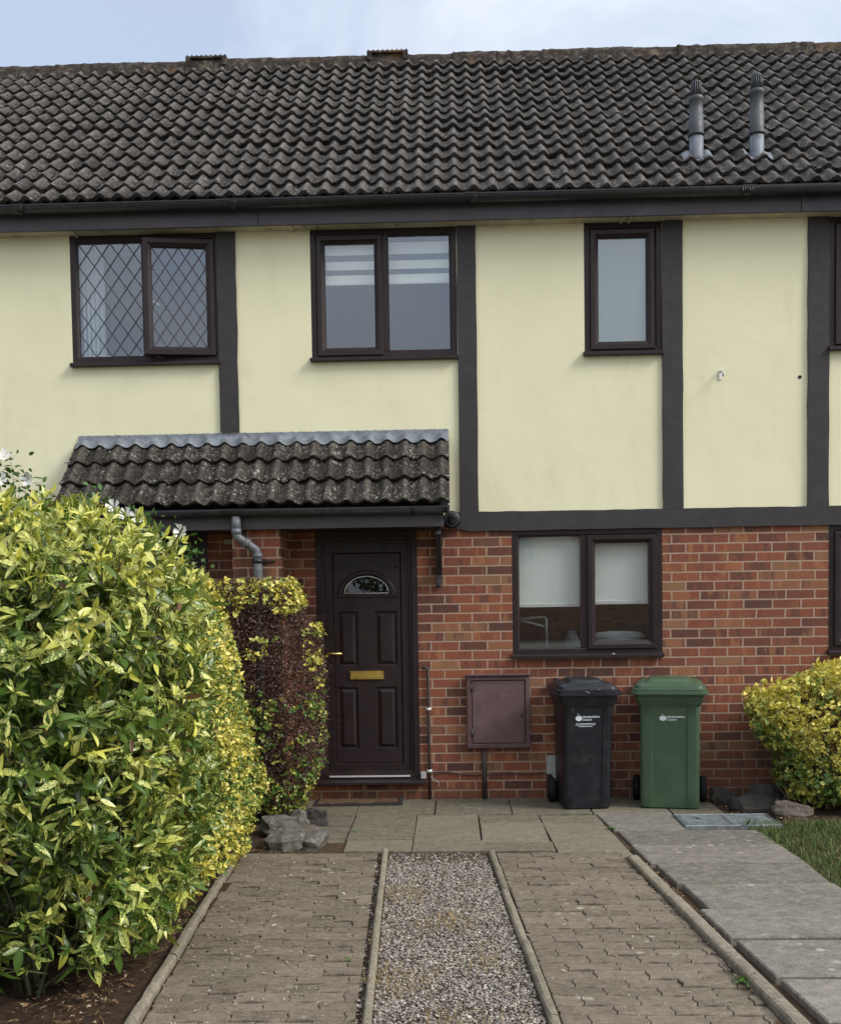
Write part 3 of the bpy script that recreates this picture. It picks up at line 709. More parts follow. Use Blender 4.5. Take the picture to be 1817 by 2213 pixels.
# pantile roofs
def tprof(t, amp):
    return amp*(.5-.5*np.cos(2*np.pi*(np.asarray(t) % 1.0)**1.35))**1.2
def pantiles(name, x0, x1, ey, ez, pitch, rows, gauge, wave, amp, lift, nose, m, parent, seed=3, jit=1.0, rough=.002, ns=5):
    r = np.random.default_rng(seed); n = 13; cols = int(round((x1-x0)/wave))
    tt = np.linspace(0, 1, n); prof = tprof(tt, amp)
    cp, sp = math.cos(pitch), math.sin(pitch)
    V = []; F = []; A = []
    base = 0
    for rw in range(rows):
        rj = r.normal(0, .003*jit)
        sag = .006*np.sin(np.arange(cols)*.09+rw*.7)+.004*np.sin(np.arange(cols)*.31+rw*1.9)
        for c in range(cols):
            j1, j2, j3 = r.normal(0, .0035*jit), r.normal(0, .003*jit), r.normal(0, .0007*jit)
            xs = x0+(c+tt)*wave+j3
            s0 = rw*gauge+rj+j1; s2 = (rw+1)*gauge+.035
            tilt = r.normal(0, .0025*jit)*(tt-.5)
            h0 = prof+lift+j2+tilt+sag[c]; h2 = prof+sag[c]*.6
            rows_ = [(s0+.012, h0-nose), (s0, h0-.004), (s0, h0-.004), (s0+.005, h0)]+[(s0+(s2-s0)*q/ns, h0+(h2-h0)*q/ns) for q in range(1, ns+1)]
            rv = r.random()
            for qi, (s, h) in enumerate(rows_):
                nzv = r.normal(0, rough, n)*(1 if qi > 3 else .3)
                for k in range(n):
                    ss = s; hh = h[k]+nzv[k]
                    V.append((xs[k], ey+ss*cp-hh*sp, ez+ss*sp+hh*cp)); A.append((rv, prof[k]/amp, 0))
            for q in [0]+list(range(2, 3+ns)):
                for k in range(n-1):
                    a = base+q*n+k; F.append((a, a+1, a+n+1, a+n))
            base += (4+ns)*n
    return np_obj(name, np.array(V), np.array(F), m, parent, smooth=True, attr=np.array(A))
PITCH = rad(40)
def on_roof(Y): return 4.70+(Y+.205)*math.tan(PITCH)
roof = pantiles('tiled_roof', -6.2, 6.4, -.205, 4.700, PITCH, 15, .2440, .144, .040, .038, .042, MT['roof_tile'], house)
RY, RZ = 2.600, 7.068
b = MB(); b.add([(HX0, .0-.15, 4.70), (HX1, -.15, 4.70), (HX1, RY, on_roof(RY)-.01), (HX0, RY, on_roof(RY)-.01)], [(0, 1, 2, 3)])
b.add([(HX0, RY, on_roof(RY)), (HX1, RY, on_roof(RY)), (HX1, 2*RY+.2, 4.66), (HX0, 2*RY+.2, 4.66)], [(0, 1, 2, 3)])
b.obj('roof_deck', MT['far_roof'], house, fix=False)
# half-round ridge tiles bedded in rough mortar
V = []; F = []; A = []; base = 0; x = HX0; r = np.random.default_rng(5)
while x < HX1:
    l = .45; nn = 12; dz = r.normal(0, .005)
    xs = np.linspace(x-.003, x+l+.003, 10); zf = on_roof(RY-.15)+.030
    pf = [(-.175, zf-.045), (-.150, zf+.010), (-.118, RZ+.005), (-.080, RZ+.045), (-.040, RZ+.066), (0, RZ+.072), (.040, RZ+.066), (.080, RZ+.045), (.118, RZ+.005), (.150, zf), (.175, zf-.05)]
    nn = len(pf)-1
    for xi in xs:
        for k, (py, pz) in enumerate(pf):
            e = .012 if k < 3 else .004
            V.append((xi, RY+py+r.normal(0, e*.6), pz+dz+r.normal(0, e))); A.append((r.random(), 1, 0))
    for i in range(9):
        for k in range(nn): q = base+i*(nn+1)+k; F.append((q, q+1, q+nn+2, q+nn+1))
    base += 10*(nn+1); x += l
ridge = np_obj('ridge_tiles', np.array(V), np.array(F), MT['ridge'], roof, smooth=False)
for x0, x1 in ((-2.60, -2.185), (-.765, -.352)):
    b = MB(); b.box(x0, x1, RY-.14, RY+.14, RZ+.040, RZ+.063)
    for k in range(9): b.box(x0+.008+k*(x1-x0-.032)/8, x0+.024+k*(x1-x0-.032)/8, RY-.13, RY+.13, RZ+.062, RZ+.078)
    b.box(x0+.02, x1-.02, RY-.115, RY+.115, RZ-.04, RZ+.041)
    b.box(x0, x0+.05, RY-.142, RY+.142, RZ-.03, RZ+.044); b.box(x1-.05, x1, RY-.142, RY+.142, RZ-.03, RZ+.044)
    b.obj('ridge_vent', MT['ridge'], roof, bevel=.003)
# soil vent pipes through the roof
def vent_pipe(x, Y, ztop):
    z0 = on_roof(Y); b = MB()
    b.lathe([(.052, .22), (.0615, .20), (.0620, .215), (.057, .25), (.0555, .36), (.053, .362), (.053, ztop-z0-.155), (.0565, ztop-z0-.152), (.0565, ztop-z0-.125), (.052, ztop-z0-.120)], (x, Y, z0), 24)
    v = b.obj('vent_pipe', MT['flue'], house)
    b = MB()
    for k in range(16):
        a = 2*math.pi*k/16; c, s = math.cos(a), math.sin(a)
        b.tube([(x+.0485*c, Y+.0485*s, ztop-.122), (x+.036*c, Y+.036*s, ztop-.010)], .0042, 5)
    b.lathe([(.020, -.13), (.045, -.125), (.032, -.015), (.038, -.013), (.036, -.003), (.015, .002)], (x, Y, ztop), 20)
    b.obj('pipe_cap', MT['flue'], v)
    b = MB(); b.lathe([(.062, -.02), (.060, .03), (.0555, .06), (.0550, .23)], (x, Y, z0), 24)
    # lead slate dressed over the tile rolls
    nx, ns = 25, 8; vs = []; 
    for j in range(ns):
        for i in range(nx):
            u = -.115+.23*i/(nx-1); s = -.065+.14*j/(ns-1)
            h = float(tprof((x+u+6.2)/.144, .040))*(.35+.65*min(1, abs(u)/.12))+.036+random.uniform(0, .006)
            edge = .02*math.sin(i*1.9)*(1 if j == 0 else 0)
            s2 = s+edge
            vs.append((x+u, Y+s2*math.cos(PITCH)-h*math.sin(PITCH), z0+s2*math.sin(PITCH)+h*math.cos(PITCH)))
    fs = [(j*nx+i, j*nx+i+1, (j+1)*nx+i+1, (j+1)*nx+i) for j in range(ns-1) for i in range(nx-1)]
    b.add(vs, fs, True); b.obj('lead_slate', MT['lead'], v, fix=False)
vent_pipe(2.012, .237, 5.70); vent_pipe(2.488, .225, 5.735)

# ------------------------------------------------------------------ windows
def sash_prof(w, yf, yb): return [(0, yb), (0, yf+.006), (.006, yf), (w*.55, yf), (w*.62, yf+.004), (w*.98, yf+.020), (w, yf+.024), (w, yb)]
def frame_prof(w, yf, yb): return [(0, yb), (0, yf), (w*.72, yf), (w, yf+.012), (w, yb)]
def pane(parent, x0, x1, z0, z1, y, mat='glass'):
    b = MB(); b.box(x0-.004, x1+.004, y, y+.004, z0-.004, z1+.004); return b.obj('pane', MT[mat], parent)
def sill(parent, x0, x1, z0, proj=.05):
    b = MB(); rings = [[(x, -proj, z0), (x, .09, z0), (x, .09, z0+.045), (x, -.012, z0+.038), (x, -proj, z0+.026)] for x in (x0, x1)]
    b.loft(rings); return b.obj('sill', MT['frame'], parent, bevel=.003)
def window(w, mull, label=None):
    # w = outer box; mull = list of (x0, x1) mullion bars; sill is added below the frame
    x0, x1, z0, z1 = w; b = MB()
    b.frame(x0, x1, z0+.028, z1, frame_prof(.058, .0, .07))
    for a, c in mull: b.box(a, c, .003, .069, z0+.08, z1-.05)
    o = b.obj('window', MT['frame'], house, bevel=.0)
    if label: o['label'] = label
    sill(o, x0-.012, x1+.006, z0)
    return o
def sash(parent, x0, x1, z0, z1, w=.064, yf=-.016, mat='glass'):
    b = MB(); b.frame(x0, x1, z0, z1, sash_prof(w, yf, .055)); s = b.obj('sash', MT['frame'], parent)
    pane(s, x0+w, x1-w, z0+w, z1-w, .022, mat); return s
# upper left: leaded lights, right casement ajar
w1 = window(W1, [(-2.415, -2.345)], 'leaded upstairs window with its right casement ajar')
pane(w1, -2.925, -2.415, 3.585, 4.477, .024)
def leads(x0, x1, z0, z1, y, nx, nz):
    b = MB(); dx = (x1-x0)/nx; dz = (z1-z0)/nz; hw = .0042
    sl = dz/dx
    for sgn in (1, -1):
        for k in range(-nz*2, nx+nz*2):
            # line through (x0 + k*dx, z0) with slope sgn*sl, clipped to the pane
            xa = x0+k*dx; pts = []
            def zat(x): return z0+sgn*sl*(x-xa)
            lo, hi = x0, x1
            for zc in (z0, z1):
                pass
            xs = sorted([xa, xa+(z1-z0)/(sgn*sl)]); lo = max(x0, xs[0]); hi = min(x1, xs[1])
            if hi-lo < .01: continue
            a = Vector((lo, y, zat(lo))); c = Vector((hi, y, zat(hi))); d = (c-a).normalized(); nrm = Vector((-d.z, 0, d.x))*hw
            off = Vector((0, -.0016 if sgn > 0 else -.0009, 0))
            b.add([a-nrm+off, c-nrm+off, c+nrm+off, a+nrm+off, a-nrm, c-nrm, c+nrm, a+nrm], [(0, 1, 2, 3), (0, 4, 5, 1), (3, 2, 6, 7)])
    return b
leads(-2.925, -2.415, 3.585, 4.477, .0245, 4, 5).obj('lead_lattice', MT['fascia'], w1, fix=False)
s1 = sash(w1, -.555, 0, 3.568, 4.478, .068)
lb = leads(-.555+.068, -.068, 3.568+.068, 4.478-.068, .0215, 4, 5); lb.obj('lead_lattice', MT['fascia'], w1, fix=False).parent = s1
b = MB(); b.tube([(-.53, .0, 4.05), (-.53, .075, 4.03), (-.44, .085, 3.98)], .006, 6); b.obj('handle', MT['white_plastic'], s1)
s1.location = (-1.832, -.004, 0); s1.rotation_euler = (0, 0, rad(9.5))
b = MB(); b.box(-2.34, -1.84, .012, .06, 3.56, 3.566); b.tube([(-2.30, -.04, 3.564), (-2.22, .02, 3.562)], .004, 6); b.obj('stay', MT['steel'], w1)
# upper middle
w2 = window(W2, [(-.502, -.452)], 'upstairs window with striped blinds')
s2 = sash(w2, -1.022, -.500, 3.545, 4.487, .066)
b = MB(); b.box(-.985, -.545, -.030, -.014, 4.440, 4.458); b.obj('trickle_vent', MT['frame'], s2, bevel=.003)
pane(w2, -.455, .024, 3.587, 4.478, .024)
# upper right, obscured glass
w3 = window(W3, [], 'narrow upstairs window with obscured glass')
sash(w3, 1.128, 1.632, 3.548, 4.480, .066, mat='glass_frost')
w4 = window(W4, [(3.56, 3.61)]); sash(w4, 3.03, 3.56, 3.548, 4.480, .066); pane(w4, 3.61, 4.07, 3.587, 4.478, .024)
# kitchen windows
k1 = window(KW, [(1.037, 1.092)], 'kitchen window with lowered white blinds')
pane(k1, .552, 1.036, 1.206, 2.092, .024, 'glass_low')
sash(k1, 1.088, 1.640, 1.192, 2.098, .064, mat='glass_low')
b = MB(); b.box(1.276, 1.296, -.052, -.046, 1.153, 1.158); b.obj('bird_dropping', MT['white_plastic'], k1)
k2 = window(KR, [(3.56, 3.61)]); sash(k2, 3.03, 3.56, 1.192, 2.098, .064, mat='glass_low'); pane(k2, 3.61, 4.07, 1.206, 2.092, .024, 'glass_low')
k3 = window((-5.6, -4.4, 1.125, 2.15), [(-5.03, -4.97)]); pane(k3, -5.54, -4.46, 1.206, 2.092, .024, 'glass_low')
# rooms behind the glass
def room(x0, x1, z0, z1, d):
    b = MB(); b.add([(x0, .10, z0), (x1, .10, z0), (x1, d, z0), (x0, d, z0), (x0, .10, z1), (x1, .10, z1), (x1, d, z1), (x0, d, z1)],
        [(0, 1, 2, 3), (4, 7, 6, 5), (1, 5, 6, 2), (2, 6, 7, 3), (3, 7, 4, 0)])
    b.obj('room', MT['room_wall'], house, fix=False)
room(-3.4, -1.55, 2.65, 4.66, 2.0); room(-1.5, .35, 2.65, 4.66, 2.0); room(.85, 2.1, 2.65, 4.66, .9); room(2.7, 4.6, 2.65, 4.66, 2.0)
room(.35, 1.85, .1, 2.3, 1.8); room(2.7, 4.6, .1, 2.3, 1.8); room(-5.8, -4.2, .1, 2.3, 1.8)

# ------------------------------------------------------------------ door
def front_door(dx, label=None):
    x0, x1, z0, z1 = DR; x0 += dx; x1 += dx
    b = MB(); b.frame(x0, x1, z0, z1, [(0, .09), (0, -.004), (.044, -.004), (.050, .004), (.068, .006), (.070, .028), (.070, .09)])
    fr = b.obj('door_frame', MT['frame'], house)
    b = MB(); rings = [[(x, -.075, .128), (x, .08, .128), (x, .08, .168), (x, -.02, .166), (x, -.075, .152)] for x in (x0-.03, x1+.045)]
    b.loft(rings); b.obj('door_sill', MT['frame'], fr, bevel=.003)
    lx0, lx1, lz0, lz1 = x0+.071, x1-.071, .198, z1-.071
    gx0, gx1, gz0, gz1 = -.935+dx, -.403+dx, .300, 1.980
    b = MB()
    # leaf: border, groove, inner field
    b.frame(lx0, lx1, lz0, lz1, [(0, .07), (0, .022), (.0, .020)])
    def ring(a, c, d, e, y): return [(a, y, d), (c, y, d), (c, y, e), (a, y, e)]
    b.loft([ring(lx0, lx1, lz0, lz1, .020), ring(gx0-.012, gx1+.012, gz0-.012, gz1+.012, .018), ring(gx0-.004, gx1+.004, gz0-.004, gz1+.004, .030), ring(gx0, gx1, gz0, gz1, .024)], False, False)
    # field with holes for panels and fanlight
    panels = [(-.913, -.747, 1.078, 1.521), (-.609, -.430, 1.078, 1.521), (-.918, -.753, .408, .910), (-.611, -.438, .408, .910)]
    panels = [(a+dx, c+dx, d, e) for a, c, d, e in panels]
    fl = (-.925+dx, -.419+dx, 1.605, 1.875)
    holes = panels+[fl]
    xs = sorted({gx0, gx1, *[h[0] for h in holes], *[h[1] for h in holes]}); zs = sorted({gz0, gz1, *[h[2] for h in holes], *[h[3] for h in holes]})
    for i in range(len(xs)-1):
        for j in range(len(zs)-1):
            cx, cz = (xs[i]+xs[i+1])/2, (zs[j]+zs[j+1])/2
            if any(h[0] < cx < h[1] and h[2] < cz < h[3] for h in holes): continue
            b.add(ring(xs[i], xs[i+1], zs[j], zs[j+1], .024), [(0, 1, 2, 3)])
    # arch surround: from rectangle to half ellipse
    cx = -.672+dx; N = 24
    def arch(rx, rz, zb, y): return [(cx+rx*math.cos(math.pi-math.pi*k/N), y, zb+rz*math.sin(math.pi*k/N)) for k in range(N+1)]
    o = arch(.240, .222, 1.628, .024)
    rect = []
    for p in o:
        t_ = (p[0]-cx, p[2]-1.628); s = min((.253/abs(t_[0])) if abs(t_[0]) > 1e-6 else 9, (.247/t_[1]) if t_[1] > 1e-6 else 9)
        rect.append((cx+t_[0]*s, .024, 1.628+t_[1]*s))
    b.add(rect+o, [(k, k+1, N+1+k+1, N+1+k) for k in range(N)])
    b.add([(fl[0], .024, fl[2]), (fl[1], .024, fl[2]), (fl[1], .024, 1.628), (fl[0], .024, 1.628)], [(0, 1, 2, 3)])
    a1 = arch(.240, .222, 1.628, .024); a2 = arch(.226, .208, 1.636, .010); a3 = arch(.200, .170, 1.652, .010); a4 = arch(.184, .142, 1.662, .030)
    seq = [a1, a2, a3, a4]
    for q in range(3):
        A_, B_ = seq[q], seq[q+1]; b.add(A_+B_, [(k, k+1, N+1+k+1, N+1+k) for k in range(N)]+[(N, 0, N+1, 2*N+1)], True)
    leaf = b.obj('door', MT['frame'], house)
    if label: leaf['label'] = label
    b = MB(); b.add(arch(.188, .146, 1.660, .029), [tuple(range(N+1))]); b.obj('fanlight', MT['glass'], leaf)
    b = MB(); b.tube(arch(.178, .136, 1.665, .026)+[(cx-.178, .026, 1.665)], .003, 6); b.obj('fanlight_bead', MT['silver'], leaf)
    for a, c, d, e in panels:
        b = MB(); rings = [ring(a, c, d, e, .024), ring(a+.006, c-.006, d+.006, e-.006, .036), ring(a+.016, c-.016, d+.016, e-.016, .038), ring(a+.046, c-.040, d+.040, e-.040, .022)]
        b.loft(rings, False, True); b.obj('door_panel', MT['frame'], leaf)
    b = MB(); lb0, lb1 = -.816+dx, -.544+dx
    b.frame(lb0, lb1, .972, 1.041, [(0, .024), (0, .014), (.003, .010), (.009, .010), (.011, .014), (.011, .024)])
    b.box(lb0+.012, lb1-.012, .013, .024, .985, 1.029); b.box(lb0+.014, lb1-.014, .009, .014, 1.016, 1.026); b.obj('letterbox', MT['brass'], leaf)
    b = MB(); b.tube([(-.985+dx, .02, 1.186), (-.985+dx, -.030, 1.186), (-.972+dx, -.036, 1.186), (-.872+dx, -.036, 1.184)], .0085, 10); b.obj('handle', MT['brass'], leaf)
    b = MB(); b.box(lx0+.01, lx1-.01, -.014, .02, .184, .197); b.obj('threshold_strip', MT['silver'], fr)
    return leaf
front_door(0, 'dark brown panelled door with brass letterbox')
front_door(-1.68, 'neighbouring dark panelled door mostly hidden by the hedge')
b = MB(); b.box(-.259, -.214, -.03, .0, .169, .222); b.obj('frame_packer', MT['grey_box'], house, bevel=.003)

# ------------------------------------------------------------------ porch canopy
CP = math.atan2(.56, .52)
canopy = pantiles('porch_canopy', -2.975, .005, -.552, 2.315, CP, 3, .245, .1419, .038, .033, .038, MT['canopy_tile'], house, 11, 1.3, .0042, 9)
b = MB()
# lead flashing: upstand plus apron dressed over the rolls
nx = 250; vs = []
cp, sp = math.cos(CP), math.sin(CP)
for i in range(nx+1):
    u = 2.96*i/nx; x = -2.957+u; h = float(tprof((u+.018)/.1419, .038)); wv = random.uniform(-.003, .003)
    s = .690+.006*math.sin(i*.21); q = .765
    vs += [(x, -.006, 2.957+random.uniform(-.003, .003)), (x, -.012+wv*.4, 2.925), (x, -.020+wv*.6, 2.900+h*.15),
           (x, -.552+q*cp-(h*.9+.034)*sp+wv, 2.315+q*sp+(h*.9+.034)*cp), (x, -.552+s*cp-(h+.030)*sp, 2.315+s*sp+(h+.030)*cp)]
fs = [(i*5+j, i*5+j+1, (i+1)*5+j+1, (i+1)*5+j) for i in range(nx) for j in range(4)]
b.add(vs, fs, True); b.obj('lead_flashing', MT['lead'], canopy, fix=False)
b = MB(); b.add([(-2.955, -.54, 2.285), (-.005, -.54, 2.285), (-.005, -.004, 2.85), (-2.955, -.004, 2.85), (-2.955, -.004, 2.80), (-.005, -.004, 2.80), (-.005, -.50, 2.262), (-2.955, -.50, 2.262)],
    [(0, 1, 2, 3), (4, 5, 6, 7), (1, 6, 5, 2), (0, 3, 4, 7), (0, 7, 6, 1)]); b.obj('canopy_deck', MT['gutter'], canopy)
b = MB(); b.box(-2.94, -.042, -.492, -.472, 2.155, 2.275); b.obj('canopy_fascia', MT['fascia'], canopy, bevel=.002)
b = MB(); b.box(-2.94, -.044, -.471, -.001, 2.157, 2.172); b.obj('canopy_soffit', MT['gutter'], canopy)
b = MB(); half_round(b, -2.95, -.012, -.545, 2.296, .048)
b.box(-.014, .004, -.595, -.493, 2.244, 2.304); cg = b.obj('canopy_gutter', MT['gutter_sky_sheen'], canopy)
for a, c, q in ((-1.70, -1.515, .0535), (-.275, -.255, .052), (-2.4, -2.38, .052)):
    b = MB(); half_round(b, a, c, -.545, 2.2985, q); b.obj('gutter_joint', MT['gutter'], cg)
b = MB(); b.box(-.112, -.062, -.046, -.001, 1.770, 2.154); b.box(-.108, -.066, -.044, -.004, 1.735, 1.772); b.lathe([(.014, -.03), (.021, -.018), (.021, .0)], (-.087, -.025, 1.735), 10)
b.add([(-.108, -.040, 1.80), (-.066, -.040, 1.80), (-.066, -.040, 1.87), (-.108, -.040, 1.87), (-.108, -.46, 2.10), (-.066, -.46, 2.10), (-.066, -.40, 2.153), (-.108, -.40, 2.153)], [(0, 1, 5, 4), (1, 2, 6, 5), (2, 3, 7, 6), (3, 0, 4, 7), (4, 5, 6, 7)])
b.obj('bracket', MT['timber'], canopy)
# verge clips on the tile ends
for s in (.25, .49):
    for xa, xb in ((-2.985, -2.94), (.012, -.03)):
        b = MB(); b.tube([(xa, -.552+s*cp-.055*sp, 2.315+s*sp+.055*cp), (xb, -.552+s*cp-.068*sp, 2.315+s*sp+.068*cp)], .004, 6); b.obj('verge_clip', MT['steel'], canopy)
# downpipe with its swan neck
def curve(pts, n=6):
    pts = [Vector(p) for p in pts]; o = []
    for i in range(len(pts)-1):
        p0 = pts[max(i-1, 0)]; p1 = pts[i]; p2 = pts[i+1]; p3 = pts[min(i+2, len(pts)-1)]
        for k in range(n):
            t = k/n; o.append(.5*((2*p1)+(-p0+p2)*t+(2*p0-5*p1+4*p2-p3)*t*t+(-p0+3*p1-3*p2+p3)*t**3))
    return o+[pts[-1]]
px, dxp = -1.597, -1.453
b = MB(); b.tube([(px, -.545, 2.25), (px, -.545, 2.165), (px, -.545, 2.158)], [.036, .036, .030], 16)
b.tube([(px, -.545, 2.16), (px, -.545, 2.118), (px+.014, -.540, 2.090), (px+.045, -.527, 2.067), (dxp-.045, -.492, 2.028), (dxp-.014, -.481, 2.004), (dxp, -.477, 1.97), (dxp, -.475, 1.93), (dxp, -.474, .04)], .0335, 16)
dp = b.obj('downpipe', MT['downpipe'], house)
for q in ([(px, -.545, 2.160), (px, -.545, 2.118)], [(px+.050, -.526, 2.064), (px+.085, -.514, 2.044)], [(dxp, -.475, 1.975), (dxp, -.475, 1.940)]):
    b = MB(); b.tube(q, .038, 16); b.obj('pipe_collar', MT['downpipe'], dp)
b = MB(); b.tube([(dxp, -.475, 1.930), (dxp, -.475, 1.902)], .041, 16); b.box(dxp-.015, dxp+.125, -.436, -.421, 1.909, 1.922); b.box(dxp+.02, dxp+.05, -.49, -.43, 1.905, 1.926); b.obj('pipe_clip', MT['gutter'], dp)

# ------------------------------------------------------------------ things behind the glass
b = MB()
def blind(x0, x1, zt, zb, y, label):
    t_ = empty('roller_blind', label, 'blind', ((x0+x1)/2, y, zb), group='white roller blinds in the kitchen window')
    w = (x1-x0)/2; h = zt-zb
    m = MB(); nn = 12; vs = []
    for i in range(nn+1):
        for j in range(9): vs.append((-w+2*w*i/nn, .002*math.sin(j*.7+i*.3), h*j/8))
    m.add(vs, [(i*9+j, (i+1)*9+j, (i+1)*9+j+1, i*9+j+1) for i in range(nn) for j in range(8)], True); m.obj('fabric', MT['blind'], t_, fix=False)
    m = MB(); m.box(-w, w, -.008, .008, -.014, .016); m.obj('bottom_bar', MT['white_plastic'], t_, bevel=.003)
    m = MB(); m.tube([(-w, 0, h), (w, 0, h)], .02, 12); m.obj('roller', MT['white_plastic'], t_)
blind(.530, 1.050, 2.10, 1.545, .075, 'wider white roller blind behind the fixed left pane of the kitchen window')
blind(1.130, 1.585, 2.10, 1.560, .075, 'narrower white roller blind behind the opening right pane of the kitchen window')
def zebra(x0, x1, zt, zb, y, label):
    t_ = empty('striped_blind', label, 'blind', ((x0+x1)/2, y, zb), group='day and night blinds in the upstairs window')
    w = (x1-x0)/2; h = zt-zb
    m = MB(); m2 = MB()
    for a, c in ((0, .064), (.106, .172), (.222, h)): m.box(-w, w, 0, .002, a, c)
    for a, c in ((.0643, .1057), (.1723, .2217)): m2.box(-w, w, .001, .0016, a, c)
    m.obj('opaque_stripe', MT['blind'], t_); m2.obj('sheer_stripe', MT['sheer'], t_)
    m = MB(); m.box(-w, w, -.006, .008, -.013, .004); m.obj('bottom_bar', MT['white_plastic'], t_)
zebra(-.985, -.525, 4.45, 4.135, .085, 'striped day and night blind behind the opening left pane of the middle upstairs window')
zebra(-.475, .055, 4.45, 4.135, .085, 'striped day and night blind behind the fixed right pane of the middle upstairs window')
m = MB(); vs = []
for i in range(40):
    x = -2.96+.20*i/39; yv = .16+.025*math.sin(i*.9)
    vs += [(x, yv, 3.58), (x, yv, 4.50)]
m.add(vs, [(2*i, 2*i+2, 2*i+3, 2*i+1) for i in range(39)], True)
tag(m.obj('curtain', MT['curtain'], None, fix=False), 'pale curtain drawn to the left side of the leaded upstairs window', 'curtain')
m = MB(); vs = []
m.box(-2.86, -2.70, .13, .20, 3.55, 3.62)
tag(m.obj('ornament', MT['white_plastic'], None, bevel=.012), 'white box on the inner sill of the leaded window, below the curtain', 'ornament')
m = MB(); m.lathe([(.02, 0), (.026, .03), (.018, .06), (.022, .085), (.01, .10)], (-2.455, .15, 3.54), 12)
tag(m.obj('ornament', MT['white_plastic'], None), 'small white figurine at the right corner of the fixed leaded pane', 'ornament')
# pale shapes added behind the kitchen panes in place of reflections
m = MB(); m.tube([(.545, .16, 1.435), (.755, .16, 1.452), (.775, .16, 1.442), (.778, .16, 1.20)], .0105, 8); m.tube([(.553, .17, 1.432), (.765, .17, 1.372)], .010, 8); m.lathe([(.05, 0), (.05, .012), (.012, .018)], (.778, .16, 1.19), 14)
tag(m.obj('reflected_bar', MT['pale_grey'], None), 'pale bent bar behind the left kitchen pane, standing in for a reflection', 'reflection shape')
m = MB()
m.loft([[(1.36+a*.215*math.cos(k*math.pi/10)**1, .20+.09*math.sin(k*math.pi/10), 1.19+h) for k in range(20)] for a, h in ((.86, 0), (.93, .03), (.96, .075), (1.02, .080), (1.02, .092), (.96, .110), (.80, .128), (.45, .138))], True, True, True)
tag(m.obj('reflected_hump', MT['pale_grey'], None), 'long pale rounded shape behind the right kitchen pane, standing in for a reflection', 'tub')
m = MB()
rgs = []
for k, (w_, z_) in enumerate(((.055, 0), (.065, .03), (.060, .07), (.048, .10), (.030, .135), (.035, .15))): rgs.append([(.985+w_*math.cos(q*math.pi/9)*(1+.16*math.sin(q*2.3+k)), .18+.6*w_*math.sin(q*math.pi/9), 1.18+z_+.012*math.sin(q*1.7+k*2)) for q in range(18)])
m.loft(rgs, True, True, True)
tag(m.obj('reflected_bundle', MT['sheer'], None), 'crumpled pale shape low behind the left kitchen pane, standing in for a reflection', 'bag')

# ------------------------------------------------------------------ wall fittings
mb = empty('meter_box', 'brown plastic meter box mounted on the brick wall between the door and the bins', 'meter box', (.37, 0, .41))
b = MB(); b.frame(-.253, .253, .0, .585, [(0, -.002), (0, -.052), (.006, -.060), (.034, -.064), (.040, -.050), (.040, -.030)], True); b.obj('case', MT['meter_brown'], mb)
b = MB(); b.frame(-.211, .211, .042, .543, [(0, -.035), (0, -.052), (.008, -.058), (.016, -.058)], True); d = b.obj('door', MT['meter_brown'], mb)
b = MB(); b.tube([(.186, -.0575, .262), (.186, -.062, .262)], .010, 12); b.obj('lock', MT['rubber'], d)
for z in (.46, .10): 
    b = MB(); b.tube([(-.213, -.062, z), (-.213, -.062, z+.055)], .008, 8); b.box(-.222, -.190, -.063, -.056, z+.005, z+.045); b.obj('hinge', MT['conduit'], mb)
b = MB(); b.box(-.255, .255, -.085, -.001, .583, .597); b.obj('rain_lip', MT['meter_brown'], mb, bevel=.003)
def pipe(name, x, z0, z1, r, label, clips, bent=False):
    t_ = empty(name, label, 'pipe', (x, 0, z0)); b = MB()
    pts = [(0, -r-.006, 0), (0, -r-.006, (z1-z0)*.5), (0, -r-.006, z1-z0-.01)]
    if bent: pts += [(-.01, -r-.006, z1-z0), (-.045, -r-.006, z1-z0+.004)]
    b.tube(pts, r, 10); b.obj('tube', MT['conduit'], t_)
    for z in clips:
        b = MB(); b.tube([(0, -r-.006, z-z0-.010), (0, -r-.006, z-z0+.010)], r+.005, 10); b.box(-r-.01, r+.01, -.008, -.001, z-z0-.01, z-z0+.01); b.obj('clip', MT['white_plastic'], t_)
pipe('conduit', -.186, .0, 1.06, .0115, 'thin brown conduit with white clips on the brick beside the door frame', (.73, .23), True)
pipe('conduit', .254, .0, .41, .0185, 'thicker brown pipe running from the meter box down to the paving', (), False)
b = MB(); b.tube(curve([(-.17, -.012, .215), (-.05, -.010, .218), (.1, -.010, .196), (.235, -.013, .192), (.4, -.012, .205), (.6, -.010, .196), (.76, -.012, .206)]), .0048, 6)
tag(b.obj('cable', MT['conduit'], None), 'thin dark cable sagging along the foot of the brick wall under the meter box', 'cable')
b = MB(); b.tube(curve([(-.185, -.012, .20), (-.165, -.011, .17), (-.115, -.010, .13), (-.12, -.010, .10)]), .003, 6)
tag(b.obj('wire', MT['grey_box'], None), 'short loose wire hanging at the foot of the thin conduit', 'wire')
jb = empty('junction_box', 'small grey junction box and pipe low on the wall behind the black bin', 'junction box', (.80, 0, 0))
b = MB(); b.box(-.052, .06, -.055, -.001, .196, .345); b.obj('box', MT['grey_box'], jb, bevel=.006)
b = MB(); b.box(-.056, .064, -.058, -.054, .335, .350); b.obj('lid', MT['grey_box'], jb, bevel=.0015)
b = MB(); b.tube([(.012, -.03, 0), (.012, -.03, .198)], .024, 12); b.obj('pipe', MT['grey_box'], jb)
sc_ = empty('security_camera', 'round black camera housing under the end of the canopy gutter at the timber post', 'security camera', (.018, -.02, 2.235))
b = MB()
